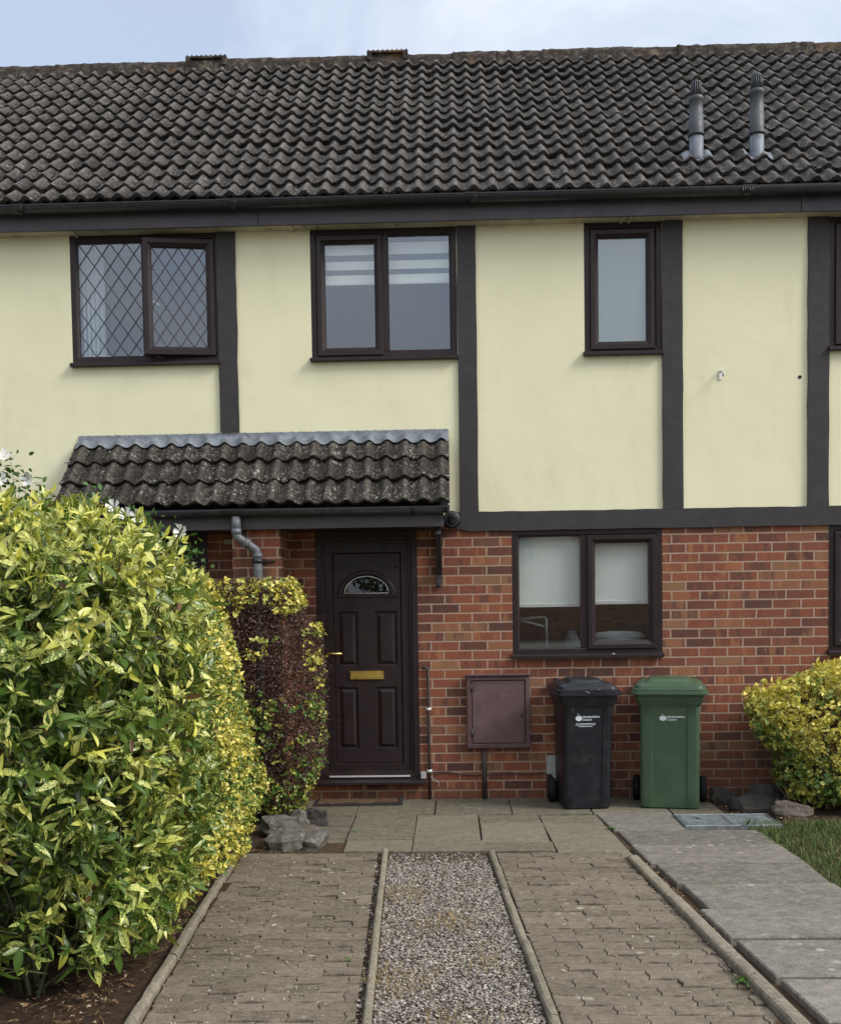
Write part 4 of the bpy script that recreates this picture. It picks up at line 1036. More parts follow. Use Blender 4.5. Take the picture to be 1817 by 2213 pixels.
def disc(b, prof, seg=28):   # lathe about the local -Y axis
    rings = [[(r*math.cos(2*math.pi*k/seg), -y, r*math.sin(2*math.pi*k/seg)) for k in range(seg)] for r, y in prof]; b.loft(rings, True, True, True)
disc(b, [(.066, 0), (.070, .02), (.070, .05), (.060, .068), (.052, .070)]); b.obj('housing', MT['black_plastic'], sc_)
b = MB(); disc(b, [(.054, .066), (.053, .0735), (.047, .0735), (.045, .069)]); b.obj('ring', MT['flue'], sc_)
b = MB(); disc(b, [(.044, .066), (.040, .080), (.026, .090), (.008, .094)]); b.obj('lens_dome', MT['dark_glass'], sc_)
b = MB(); disc(b, [(.020, .088), (.018, .100), (.012, .101)], 14); o = b.obj('lens', MT['black_plastic'], sc_); o.location = (.016, 0, .014)
b = MB(); b.box(-1.795, -1.69, -.06, -.001, 2.072, 2.112)
tag(b.obj('lamp_holder', MT['cream_plastic'], None, bevel=.008), 'small cream fitting on the wall under the canopy beside the swan neck pipe', 'wall fitting')
wh = empty('wall_hook', 'small white bracket stub on the cream wall between the two right hand posts', 'bracket', (2.138, 0, 3.342))
b = MB(); b.box(-.010, .012, -.010, -.001, -.045, .03); b.obj('plate', MT['white_plastic'], wh, bevel=.003)
b = MB(); b.tube([(.0, -.008, .02), (.006, -.05, .010), (.012, -.058, -.028)], .0075, 8); b.obj('hook', MT['grey_box'], wh)
b = MB(); disc(b, [(.014, 0), (.013, .004), (.008, .0045), (.007, .001)], 14); o = b.obj('wall_plug', MT['rubber'], None); o.location = (2.759, -.0005, 3.306)
tag(o, 'dark round plug hole in the cream wall beside the right hand timber post', 'plug')

# ------------------------------------------------------------------ door mat, cover
dm = empty('door_mat', 'worn coir door mat with black rubber edge on the paving below the front door', 'door mat', (-.745, -.15, .003), rad(1.5))
b = MB(); b.frame(-.345, .345, -.001, .001, [(0, 0)]) if False else None
b = MB(); vs = [(-.352, -.125), (.345, -.125), (.345, .125), (-.352, .125)]
rings = [[(x*a, y*a2, z) for x, y in vs] for a, a2, z in ((1, 1, 0), (1, 1, .008), (.985, .96, .011), (.93, .82, .011))]
b.loft(rings, True, False); b.obj('rubber_edge', MT['mat_rubber'], dm)
n_ = 16; vs = []
for i in range(n_+1):
    for j in range(7): vs.append((-.322+.64*i/n_, -.100+.20*j/6, .0115+random.uniform(0, .004)))
b = MB(); b.add(vs, [(i*7+j, (i+1)*7+j, (i+1)*7+j+1, i*7+j+1) for i in range(n_) for j in range(6)]); b.obj('coir', MT['mat_coir'], dm)
b = MB(); b.box(.13, .30, -.082, -.070, .0155, .018); b.box(.315, .345, -.11, .10, .010, .026); b.obj('torn_strip', MT['mat_rubber'], dm, bevel=.002)
mc = empty('manhole_cover', 'galvanised steel drain cover set in the path in front of the right hand bush', 'drain cover', (1.935, -.985, .004))
b = MB()
for a, c in ((-.318, -.004), (.0, .318)): b.box(a, c, -.185, .185, 0, .010)
b.obj('plate', MT['steel'], mc, bevel=.002)
b = MB()
for k in range(7):
    y = -.165+k*.055
    for a, c in ((-.30, -.02), (.018, .30)): b.box(a, c, y-.008, y+.008, .0095, .0135)
b.obj('tread_bar', MT['steel'], mc)
b = MB(); b.box(-.334, .334, -.200, -.186, -.02, .013); b.box(-.334, .334, .186, .200, -.02, .013); b.box(-.334, -.320, -.186, .186, -.02, .013); b.box(.320, .334, -.186, .186, -.02, .013); b.obj('frame', MT['steel'], mc, bevel=.002)
b = MB(); b.lathe([(.018, .0), (.018, .0142), (.012, .0142), (.010, .011)], (-.19, .05, .0), 12); b.obj('key_hole', MT['rubber'], mc)

# ------------------------------------------------------------------ wheeled bins
def text_mesh(txt, size, m, parent, loc, rotx, rotz=0, name='lettering'):
    cu = bpy.data.curves.new('t', 'FONT'); cu.body = txt; cu.size = size; cu.extrude = .0006; cu.offset = size*.012
    o = bpy.data.objects.new('t', cu); COL.objects.link(o)
    dg = bpy.context.evaluated_depsgraph_get(); me = bpy.data.meshes.new_from_object(o.evaluated_get(dg))
    bpy.data.objects.remove(o); me.name = name; me.materials.clear(); me.materials.append(m)
    k = bpy.data.objects.new(name, me); COL.objects.link(k); k.parent = parent; k.location = loc; k.rotation_euler = (rotx, 0, rotz); return k
def rrect(w0, w1, d0, d1, r, z, zoff=None, n=5, notch=0.0, nw=.6):
    # rounded rectangle x in [-w0,w1], y in [d0(front), d1(back)]; front can carry a shallow recessed panel
    pts = []
    def arc(cx, cy, a0):
        for k in range(n+1): a = a0+math.pi/2*k/n; pts.append((cx+r*math.cos(a), cy+r*math.sin(a), z))
    arc(-w0+r, d0+r, math.pi)
    for f, yv in ((-nw, 0), (-nw+.03, notch), (nw-.03, notch), (nw, 0)): pts.append((f*w0, d0+yv, z))
    arc(w1-r, d0+r, 1.5*math.pi); arc(w1-r, d1-r, 0); arc(-w0+r, d1-r, .5*math.pi)
    return pts
def bin_(name_label, mat, loc, rz, wb, wt, wl, print_lines, depth_b, fb, ft, H=.86):
    # wb, wt, wl: half widths at base, top, lid; fb, ft: front y at base and at top
    t_ = empty('wheeled_bin', name_label, 'bin', loc, rz)
    bk = fb+depth_b; btop = bk+.03
    b = MB(); rings = [rrect(wb-.02, wb-.02, fb+.02, bk-.02, .03, .0), rrect(wb-.004, wb-.004, fb+.004, bk-.004, .035, .012, notch=.002), rrect(wb, wb, fb, bk, .035, .03, notch=.005)]
    for k in range(1, 9):
        u = k/8; w = wb+(wt-.03-wb)*u; rings.append(rrect(w, w, fb+(ft+.03-fb)*u, bk+(btop-bk)*u, .035, .03+(H-.11)*u, notch=.006))
    rings += [rrect(wt-.026, wt-.026, ft+.026, btop, .035, H-.075, notch=.003), rrect(wt-.004, wt-.004, ft+.004, btop+.01, .035, H-.03), rrect(wt, wt, ft, btop+.012, .035, H-.02), rrect(wt, wt, ft, btop+.012, .035, H+.012)]
    b.loft(rings, True, True, True); body = b.obj('body', mat, t_)
    try: body.data.set_sharp_from_angle(angle=rad(35))
    except Exception: pass
    b = MB(); W = wl; f0 = ft-.035; z = H
    rg = [rrect(W-.006, W-.006, f0+.006, btop+.02, .05, z+.012), rrect(W, W, f0, btop+.03, .05, z+.016), rrect(W, W, f0, btop+.03, .05, z+.032), rrect(W-.010, W-.010, f0+.010, btop+.028, .05, z+.036), rrect(W-.010, W-.010, f0+.010, btop+.028, .05, z+.054),
          rrect(W-.030, W-.030, f0+.030, btop+.02, .05, z+.060), rrect(W-.034, W-.034, f0+.035, btop+.015, .05, z+.080), rrect(W-.060, W-.060, f0+.065, btop, .05, z+.096), rrect(W-.075, W-.075, f0+.09, btop-.02, .05, z+.100),
          rrect(W-.105, W-.105, f0+.115, btop-.06, .04, z+.100), rrect(W-.13, W-.13, f0+.14, btop-.09, .04, z+.124), rrect(W-.15, W-.15, f0+.17, btop-.12, .04, z+.128)]
    b.loft(rg, True, True, False); lid = b.obj('lid', mat, t_)
    try: lid.data.set_sharp_from_angle(angle=rad(28))
    except Exception: pass
    for s in (-1, 1):
        b = MB(); b.box(s*(W-.085)-.012, s*(W-.085)+.012, btop-.03, btop+.055, z+.06, z+.108); b.tube([(s*(W-.085)-.012, btop+.05, z+.085), (s*(W-.085)+.012, btop+.05, z+.085)], .022, 12); b.obj('hinge', mat, lid, bevel=0)
    b = MB(); b.tube([(-W+.06, btop+.05, z+.03), (W-.06, btop+.05, z+.03)], .014, 10)
    for s in (-1, 1): b.tube([(s*(W-.10), btop+.0, z-.01), (s*(W-.10), btop+.05, z+.03)], .014, 8)
    b.obj('handle', mat, t_)
    for s in (-1, 1):
        b = MB(); seg = 24; xo = s*(wb+.037); y0, r = bk-.035, .1
        rr = [(.045, -.024), (.085, -.026), (.1, -.014), (.1, .014), (.085, .026), (.045, .024)]
        b.loft([[(xo+x, y0+q*math.cos(2*math.pi*k/seg), .1+q*math.sin(2*math.pi*k/seg)) for k in range(seg)] for q, x in rr], True, True, True)
        wh_ = b.obj('wheel', MT['rubber'], t_)
        b = MB(); b.loft([[(xo+s*x, y0+q*math.cos(2*math.pi*k/seg), .1+q*math.sin(2*math.pi*k/seg)) for k in range(seg)] for q, x in ((.06, .022), (.055, .028), (.02, .032))], True, True, True); b.obj('hub', MT['black_plastic'], wh_)
    b = MB(); b.tube([(-wb-.04, bk-.035, .1), (wb+.04, bk-.035, .1)], .011, 8); b.obj('axle', MT['steel'], t_)
    # council emblem: apple with leaf, and the two words
    slope = math.atan2(ft+.03-fb, H-.11)
    zc = .70 if print_lines else .695
    def front(z_): return fb+(ft+.03-fb)*(z_-.03)/(H-.11)+.006-.0012
    ax = -.052 if print_lines else -.028
    ax -= .02
    vs = []
    for k in range(28):
        a = 2*math.pi*k/28; rr_ = .0215*(1+.10*math.cos(2*a)*.6-.16*max(0, math.sin(a))**14+.03*math.cos(a)**2)
        x_, z_ = ax+rr_*1.08*math.cos(a), zc+rr_*math.sin(a); vs.append((x_, front(z_), z_))
    b = MB(); b.add(vs, [tuple(range(28))])
    lf = []
    for k in range(12):
        a = 2*math.pi*k/12; u, v = .011*math.cos(a), .0055*math.sin(a); x_ = ax-.003+u*.8-v*.6; z_ = zc+.028+u*-.6*-1*.0+u*.55*-1+v*.8; lf.append((x_, front(z_), z_))
    b.add(lf, [tuple(range(12))]); b.obj('emblem', MT['white_print'], body)
    tl = zc+.004
    text_mesh('Herefordshire', .0225, MT['white_print'], body, (ax+.027, front(tl)-.0006, tl), math.pi/2+slope*1.0)
    text_mesh('Council', .0225, MT['white_print'], body, (ax+.027, front(tl-.022)-.0006, tl-.0215), math.pi/2+slope*1.0)
    if print_lines:
        for dz_, x0_, x1_ in ((-.040, -.024, .126), (-.050, -.024, .126), (-.062, -.002, .104)):
            b = MB(); z_ = zc+dz_; b.add([(ax+x0_, front(z_-.002), z_-.002), (ax+x1_, front(z_-.002), z_-.002), (ax+x1_, front(z_+.0015), z_+.0015), (ax+x0_, front(z_+.0015), z_+.0015)], [(0, 1, 2, 3)]); b.obj('printed_line', MT['white_print'], body)
    return t_
bb = bin_('black wheeled rubbish bin turned slightly beside the grey junction box', MT['black_plastic'], (1.000, -.268, 0), rad(4), .178, .215, .246, True, .40, -.235, -.325)
bin_('green wheeled recycling bin standing under the kitchen window', MT['green_plastic'], (1.675, -.285, 0), rad(-11), .218, .250, .279, False, .40, -.235, -.325)
b = MB()
for x, y, z, s in ((-.03, -.356, .905, .007), (.07, -.350, .918, .0055), (-.012, -.358, .898, .008)): b.lathe([(s*.6, 0), (s, .002), (s*.5, .003)], (x, y, z), 8)
o = b.obj('bird_dropping', MT['white_plastic'], bb)

# ------------------------------------------------------------------ rocks
def rock(loc, s, rz, m, label, seed, flat=0.0):
    bm = bmesh.new(); bmesh.ops.create_cube(bm, size=2)
    bmesh.ops.subdivide_edges(bm, edges=bm.edges[:], cuts=5, use_grid_fill=True)
    r = random.Random(seed); ph = [r.uniform(0, 6) for _ in range(9)]
    pl = [Vector((r.gauss(0, 1), r.gauss(0, 1), r.gauss(0, 1)+.3)).normalized() for _ in range(5)]
    for v in bm.verts:
        p = v.co.copy(); n_ = p.normalized(); p = p.lerp(n_*1.25, .45)
        for q in pl:
            d_ = p.dot(q)-.86
            if d_ > 0: p -= q*d_*.85
        k = .06*(math.sin(p.x*4+ph[0])+math.sin(p.y*5+ph[1])+math.sin(p.z*4.5+ph[2]))+.03*(math.sin(p.x*11+ph[3])+math.sin(p.y*12+ph[4])+math.sin(p.z*13+ph[5]))
        p += n_*k+Vector((r.gauss(0, .012), r.gauss(0, .012), r.gauss(0, .012)))
        v.co = Vector((p.x*s[0], p.y*s[1], max(p.z, -.95)*s[2]*.85+s[2]*.8))
    me = bpy.data.meshes.new('rock'); bm.to_mesh(me); bm.free(); me.materials.append(m)
    o = bpy.data.objects.new('rock', me); COL.objects.link(o); o.location = loc; o.rotation_euler = (r.gauss(0, .06), r.gauss(0, .06), rz)
    return tag(o, label, 'rock')
rock((-1.115, -1.60, -.03), (.145, .12, .075), .1, MT['rock_grey'], 'large mossy rock with grey lichen at the left foot of the variegated hedge', 1)
rock((-.935, -1.58, -.03), (.095, .12, .068), -.2, MT['rock_grey'], 'squared grey stone at the corner of the drive beside the paving slabs', 2)
rock((-1.20, -1.25, -.02), (.115, .11, .085), .4, MT['rock_grey'], 'flat grey stone half hidden behind the large lichened rock', 3)
rock((-1.115, -.97, -.02), (.085, .07, .075), .2, MT['rock_grey'], 'upright grey block below the purple bush', 4)
rock((-.985, -.93, -.02), (.075, .06, .080), .1, MT['rock_dark'], 'dark capped stone nearest the door mat', 5)
rock((-1.02, -1.36, -.03), (.10, .08, .062), .5, MT['rock_brown'], 'low brown stone between the lichened rock and the grey block', 6)
rock((2.235, -.50, -.04), (.135, .115, .085), .3, MT['rock_dark'], 'large dark rock at the left foot of the right hand bush', 7)
rock((2.08, -.22, -.03), (.09, .08, .085), .0, MT['rock_dark'], 'dark rock behind against the brick wall', 8)
rock((2.45, -.78, -.04), (.125, .10, .085), -.3, MT['rock_brown'], 'rounded brown rock under the front of the right hand bush', 9)
rock((2.40, -.32, -.03), (.14, .09, .11), .2, MT['rock_dark'], 'long shaded rock under the stems of the right hand bush', 10)

# ------------------------------------------------------------------ foliage
def wob(P, seed, f, a):
    r = np.random.default_rng(seed); o = np.zeros(len(P))
    for k in range(7):
        d = r.normal(0, 1, 3); d /= np.linalg.norm(d); fr = f*(.6+1.6*r.random()); o += np.sin(P@d*fr+r.uniform(0, 6.28))/(.8+fr/f)
    return o*a/3
SHEAR = [0.0]
def sdf(P, blobs, seed, f, a):
    P = P+np.outer(SHEAR[0]*(P[:, 2]-.45), (1., 0, 0))
    o = np.full(len(P), 9.0)
    for (c, r, e) in blobs:
        q = np.abs((P-np.array(c))/np.array(r)); o = np.minimum(o, ((q**e).sum(1)**(1/e)-1)*min(r))
    return o+wob(P, seed, f, a)
def shell(n, blobs, depth, seed, f=5.0, a=.06, cut=None, out=.02):
    lo = np.min([np.array(c)-np.array(r) for c, r, e in blobs], 0)-.1; hi = np.max([np.array(c)+np.array(r) for c, r, e in blobs], 0)+.1
    lo[2] = max(lo[2], .0); res = []; tot = 0; r = np.random.default_rng(seed+100)
    while tot < n:
        P = lo+(hi-lo)*r.random((200000, 3)); s = sdf(P, blobs, seed, f, a)
        k = (s < out) & (s > -depth) & (r.random(len(s)) < np.exp(s/(depth*.55))); P = P[k]
        if cut is not None: P = P[cut(P)]
        res.append(P); tot += len(P)
    P = np.concatenate(res)[:n]; e = .01
    G = np.stack([sdf(P+np.eye(3)[i]*e, blobs, seed, f, a)-sdf(P-np.eye(3)[i]*e, blobs, seed, f, a) for i in range(3)], 1)
    G /= np.linalg.norm(G, axis=1, keepdims=True)+1e-9
    return P, G, sdf(P, blobs, seed, f, a)
def norm(v): return v/(np.linalg.norm(v, axis=1, keepdims=True)+1e-9)
def whorls(P, N, age, k, lmin, lmax, ratio, up=.5, spread=(.5, 1.6), axr=.4, drp=.2, off=.0):
    # leaves set in whorls round shoot tips, as they grow
    n = len(P); c = norm(N*.75+np.array([0, 0, up])+rng.normal(0, axr, (n, 3))); ref = rng.normal(0, 1, (n, 3)); t_ = norm(ref-c*(ref*c).sum(1, keepdims=True)); b_ = np.cross(c, t_)
    c, t_, b_, P, a = (np.repeat(q, k, 0) for q in (c, t_, b_, P, age)); m_ = n*k
    ph = np.tile(np.arange(k), n)*2*np.pi/k+rng.normal(0, .45, m_); th = rng.uniform(spread[0], spread[1], m_)
    ax = c*np.cos(th)[:, None]+(t_*np.cos(ph)[:, None]+b_*np.sin(ph)[:, None])*np.sin(th)[:, None]; ax[:, 2] -= drp*th; ax = norm(ax)
    nr = norm(c-ax*(c*ax).sum(1, keepdims=True)+rng.normal(0, .42, (m_, 3)))
    L_ = rng.uniform(lmin, lmax, m_)*np.clip(.55+.45*th/1.3, .5, 1.1)
    P = P-c*rng.uniform(0, off+1e-6, m_)[:, None]
    return P, nr, ax, L_, L_*rng.uniform(ratio*.8, ratio*1.25, m_), np.clip(a+rng.normal(0, .12, m_)-(th-1)*.08, 0, 1)
def leaves(name, P, N, L, W, m, parent, age, seg=2, up=.5, rnd=.55, fold=.25, curl=.3, droop=0.0, axis_out=.25, AX=None):
    n = len(P); r = rng
    nrm = norm(N*.8+np.array([0, 0, up])+r.normal(0, rnd, (n, 3)))
    if AX is not None: nrm = N
    ax = AX if AX is not None else r.normal(0, 1, (n, 3))+N*axis_out*3+np.array([0, 0, -droop]); ax = norm(ax-nrm*(ax*nrm).sum(1, keepdims=True))
    sd = np.cross(ax, nrm)
    ts = np.linspace(0, 1, seg+1)
    rows = []; uvs = []
    fo = fold*r.uniform(.3, 1.3, n); cu = curl*r.uniform(-.3, 1.3, n)
    for t in ts:
        wd = np.sin(np.pi*min(max(t, .0), 1)**.8)**.8 if 0 < t < 1 else 0.0
        c = P+ax*(L*t)[:, None]-nrm*(L*cu*t*t)[:, None]
        if wd == 0: rows.append([c]); uvs.append([(.5, t)])
        else:
            w = (W*.5*wd)[:, None]*sd; h = nrm*(W*.5*wd*fo)[:, None]
            rows.append([c-w+h, c, c+w+h]); uvs.append([(0.5-.5, t), (.5, t), (1.0, t)])
    V = np.stack([q for rr in rows for q in rr], 1); m_ = V.shape[1]; V = V.reshape(-1, 3)
    uv = np.tile(np.array([q for rr in uvs for q in rr]), (n, 1))
    T = []
    idx = 1
    T += [(0, 1, 2), (0, 2, 3)]
    for k in range(1, seg-1):
        a = 1+(k-1)*3
        T += [(a, a+3, a+4), (a, a+4, a+1), (a+1, a+4, a+5), (a+1, a+5, a+2)]
    a = 1+(seg-2)*3; T += [(a, a+3, a+1), (a+1, a+3, a+2)]
    F = (np.array(T)[None]+np.arange(n)[:, None, None]*m_).reshape(-1, 3)
    A = np.stack([r.random(n), r.random(n), np.clip(age, 0, 1)], 1)
    return np_obj(name, V, F, m, parent, smooth=True, uv=uv, attr=np.repeat(A, m_, 0))
def stems(name, roots, P, m, parent, r0=.008, bend=.25):
    b = MB()
    for q in P:
        ro = min(roots, key=lambda c: (c[0]-q[0])**2+(c[1]-q[1])**2+random.uniform(0, .1))
        a = Vector(ro)+Vector((random.gauss(0, .04), random.gauss(0, .04), 0)); c = Vector(q); mid = a.lerp(c, .5)+Vector((random.gauss(0, .05), random.gauss(0, .05), random.uniform(0, bend)))
        b.tube(curve([a, mid, c], 4), [r0*(1-.8*k/8) for k in range(9)], 5, False)
    return b.obj(name, m, parent, fix=False)

# spotted laurel (nearest, big glossy leaves)
au = empty('spotted_laurel', 'large spotted laurel with long yellow speckled leaves filling the left foreground', 'shrub', (-2.2, -3.8, 0))
au.location = (0, 0, 0)
AB = [((-2.25, -3.72, 1.02), (1.05, .93, 1.06), 2.9), ((-1.95, -3.95, .55), (.72, .62, .58), 2.5)]
cutA = lambda P: (P[:, 0] > -2.9) & (P[:, 1] < -2.6) & ((P[:, 2] > .13))
gapn = lambda P: (np.sin(P[:, 0]*9+P[:, 2]*6)+np.sin(P[:, 2]*11-P[:, 1]*8)+np.sin(P[:, 1]*10+P[:, 0]*5+P[:, 2]*5)+rng.normal(0, .8, len(P))) > -1.05-.9*np.clip(.75-P[:, 2], 0, .7)
P, N, S = shell(4100, AB, .22, 1, 4.5, .11, cutA, .04)
ck = gapn(P); P, N, S = P[ck], N[ck], S[ck]
P, N, ax, L_, W_, age = whorls(P, N, .36+.32*np.clip((P[:, 2]-1.2)/.9, 0, 1)+.22*np.clip((P[:, 0]+1.9)/.6, 0, .6)+rng.normal(0, .24, len(P)), 6, .032, .112, .31, .45, (.35, 1.75), .6, .16, .06)
leaves('foliage', P, N, L_, W_, MT['aucuba'], au, age, seg=5, fold=.45, curl=.45, AX=ax)
P, N, S = shell(1500, AB, .10, 1, 4.5, .11, cutA, .06)
P, N, ax, L_, W_, age = whorls(P, N, .30+.55*np.clip((P[:, 2]-1.0)/1.1, 0, 1)+rng.normal(0, .2, len(P)), 5, .028, .075, .33, .8, (.2, 1.0), .4, .0, .02)
leaves('young_leaves', P, N, L_, W_, MT['aucuba'], au, age, seg=4, fold=.4, curl=.2, AX=ax)
rt = [(-2.0, -3.9, 0), (-1.85, -4.1, 0), (-2.2, -3.6, 0), (-1.75, -3.7, 0), (-1.75, -4.25, 0)]
P, N, S = shell(1300, AB, .9, 1, 4.5, .11, lambda P: cutA(P) & (P[:, 0] < -1.35), -.16)
P, N, ax, L_, W_, age = whorls(P, N, .2+.1*rng.random(len(P)), 6, .07, .14, .34, .45, (.35, 1.75), .7, .2, .05)
leaves('inner_foliage', P, N, L_, W_, MT['aucuba'], au, age, seg=4, fold=.4, curl=.4, AX=ax)
P, N, S = shell(60, AB, .16, 1, 4.5, .11, cutA); stems('branches', rt, P-N*.10, MT['green_stem'], au, .009)
P, N, S = shell(900, AB, .16, 1, 4.5, .11, cutA, .0); b = MB()
for p_, n_ in zip(P, N):
    d_ = Vector(n_)*.6+Vector((random.gauss(0, .5), random.gauss(0, .3), random.gauss(.45, .4))); d_.normalize(); a = Vector(p_)-d_*random.uniform(.08, .22); c = Vector(p_)+d_*.03
    b.tube([a, a.lerp(c, .5)+Vector((random.gauss(0, .012), 0, random.gauss(0, .012))), c], [.0042, .0032, .0018], 5, False)
b.obj('twigs', MT['twig_green'], au, fix=False)
# variegated hedge running back towards the house
eu = empty('variegated_hedge', 'clipped golden variegated hedge with small leaves running from the laurel to the lichened rocks', 'hedge')
EB = [((-1.87, -1.62, .86), (.50, .80, .86), 4.0), ((-1.75, -2.55, .90), (.50, .75, .86), 4.0), ((-1.77, -2.9, 1.05), (.50, .6, .78), 3.0)]
cutE = lambda P: (P[:, 2] > .05) & (P[:, 0] > -2.3)
SHEAR[0] = .15
P, N, S = shell(8200, EB, .085, 2, 9, .055, cutE, .03)
age = .54+.45*(S+.02)/.10-.25*np.clip(-1.3-P[:, 1], -1, 0)*0+.22*np.sin(P[:, 1]*5+P[:, 2]*6)*np.sin(P[:, 2]*4.1-P[:, 1]*3)+.2*np.clip(P[:, 2]-1.2, 0, .5)+rng.normal(0, .2, len(P))
P, N, ax, L_, W_, age = whorls(P, N, age, 5, .022, .046, .55, .55, (.4, 1.5), .55, .05, .03)
leaves('foliage', P, N, L_, W_, MT['euonymus'], eu, age, seg=3, fold=.3, curl=.25, AX=ax)
rt = [(-1.6, y, 0) for y in (-1.1, -1.6, -2.1, -2.6, -3.1)]
P, N, S = shell(160, EB, .12, 32, 8, .05, cutE); stems('branches', rt, P-N*.04, MT['bark'], eu, .007)
SHEAR[0] = 0.0
# purple bush before the pier
be = empty('purple_bush', 'dark purple leaved twiggy bush beside the front door', 'shrub')
BB = [((-1.53, -.68, .80), (.43, .25, .88), 2.9), ((-1.26, -.70, .74), (.36, .24, .72), 2.5), ((-1.32, -.69, .42), (.34, .24, .44), 2.6)]
cutB = lambda P: (P[:, 2] > .08) & (P[:, 0] < -.93-.45*np.clip(.45-P[:, 2], 0, 1)-.25*np.clip(P[:, 2]-1.42, 0, 1)*2.5)
P, N, S = shell(34000, BB, .17, 3, 7, .085, cutB, .03)
leaves('foliage', P, N, rng.uniform(.014, .028, len(P)), rng.uniform(.008, .015, len(P)), MT['berberis'], be, rng.random(len(P)), seg=2, up=.3, rnd=.9, fold=.2, curl=.1)
rt = [(-1.45, -.68, 0), (-1.3, -.7, 0), (-1.6, -.66, 0), (-1.2, -.7, 0)]
P, N, S = shell(16, BB, .20, 33, 7, .05, cutB, .0); st = stems('stems', rt, P-N*.05, MT['dark_twig'], be, .006)
P, N, S = shell(900, BB, .10, 3, 7, .085, cutB, .04); b = MB()
for p_, n_ in zip(P, N):
    d_ = Vector(n_)*.5+Vector((random.gauss(0, .6), random.gauss(0, .3), random.gauss(.35, .5))); d_.normalize(); a = Vector(p_)-d_*random.uniform(.06, .14); c = Vector(p_)+d_*.02
    b.tube([a, a.lerp(c, .5)+Vector((random.gauss(0, .008), 0, random.gauss(0, .008))), c], [.0026, .0018, .0009], 4, False)
for k in range(40):
    z = random.uniform(.3, 1.5); x = -.97-.3*max(0, .4-z); a = Vector((x-.05, -.72+random.uniform(-.1, .1), z)); c = a+Vector((random.uniform(.05, .16), random.uniform(-.05, .05), random.uniform(-.01, .09)))
    b.tube([a, a.lerp(c, .5)+Vector((0, 0, .012)), c], [.0022, .0017, .0009], 4, False)
b.obj('twigs', MT['dark_twig'], be, fix=False)
# golden spindle growing through it
gs = empty('golden_spindle', 'golden leaved spindle sprouting through the top and face of the purple bush', 'shrub')
Q = []; NN = []
P, N, S = shell(26000, BB, .035, 3, 7, .085, cutB, .055)
k1_ = (P[:, 2] > 1.565+.05*np.sin(P[:, 0]*17)) & (rng.random(len(P)) < .6)
pat = np.sin(P[:, 0]*13+1.0)+np.sin(P[:, 2]*9+.5)+np.sin(P[:, 0]*7-P[:, 2]*11)+rng.normal(0, .45, len(P))
k2_ = (pat > 1.25-1.5*np.clip(-1.12-P[:, 0], -.1, .5)-1.3*np.clip(1.0-P[:, 2], 0, .8)+.9*np.clip(P[:, 2]-1.15, 0, .4)) & (P[:, 1] < -.70) & (P[:, 2] < 1.35) & (rng.random(len(P)) < .75)
pat3 = np.sin(P[:, 0]*31+P[:, 2]*17)+np.sin(P[:, 2]*29-P[:, 0]*11)+rng.normal(0, .7, len(P))
k3_ = (pat3 > .15) & (P[:, 0] > -1.09+.05*np.sin(P[:, 2]*14)) & (P[:, 2] > 1.05) & (P[:, 2] < 1.48) & (P[:, 1] < -.66) & (rng.random(len(P)) < .7)
k4_ = (P[:, 2] < .65) & (rng.random(len(P)) < .22)
kk = k1_ | k2_ | k3_ | k4_; P, N = P[kk], N[kk]
P0 = P; ck = rng.random(len(P)) < .30; P, N = P[ck], N[ck]
age = np.where(P[:, 2] > 1.0, .78, .45)+rng.normal(0, .2, len(P))
P, N, ax, L_, W_, age = whorls(P, N, age, 5, .022, .042, .60, .6, (.4, 1.5), .5, .03, .03)
leaves('foliage', P, N, L_, W_, MT['euonymus'], gs, age, seg=3, fold=.3, curl=.2, AX=ax); P = P0
P2 = P[rng.choice(len(P), 60, False)]; stems('stems', [(-1.4, -.7, 0), (-1.15, -.72, 0)], P2, MT['bark'], gs, .004)
# bush at the right
rb = empty('golden_bush', 'rounded golden variegated bush against the brick wall at the right edge', 'shrub')
RB = [((3.14, -.47, .54), (.66, .44, .50), 3.0), ((2.90, -.42, .68), (.55, .40, .31), 3.0)]
cutR = lambda P: (P[:, 2] > .05) & (P[:, 0] < 3.6) & (P[:, 1] < -.03)
P, N, S = shell(3300, RB, .09, 4, 8, .06, cutR, .04)
age = .72+.30*np.clip((P[:, 2]-.5)/.5, -.6, 1)+.18*np.sin(P[:, 0]*8+P[:, 2]*9)+rng.normal(0, .2, len(P))
P, N, ax, L_, W_, age = whorls(P, N, age, 6, .026, .050, .58, .6, (.4, 1.5), .5, .05, .04)
leaves('foliage', P, N, L_, W_, MT['euonymus'], rb, age, seg=3, fold=.3, curl=.25, AX=ax)
rt = [(2.6, -.45, 0), (2.8, -.5, 0), (3.0, -.45, 0), (2.7, -.35, 0)]
P, N, S = shell(150, RB, .12, 34, 8, .05, cutR); stems('branches', rt, P-N*.03, MT['bark'], rb, .008)
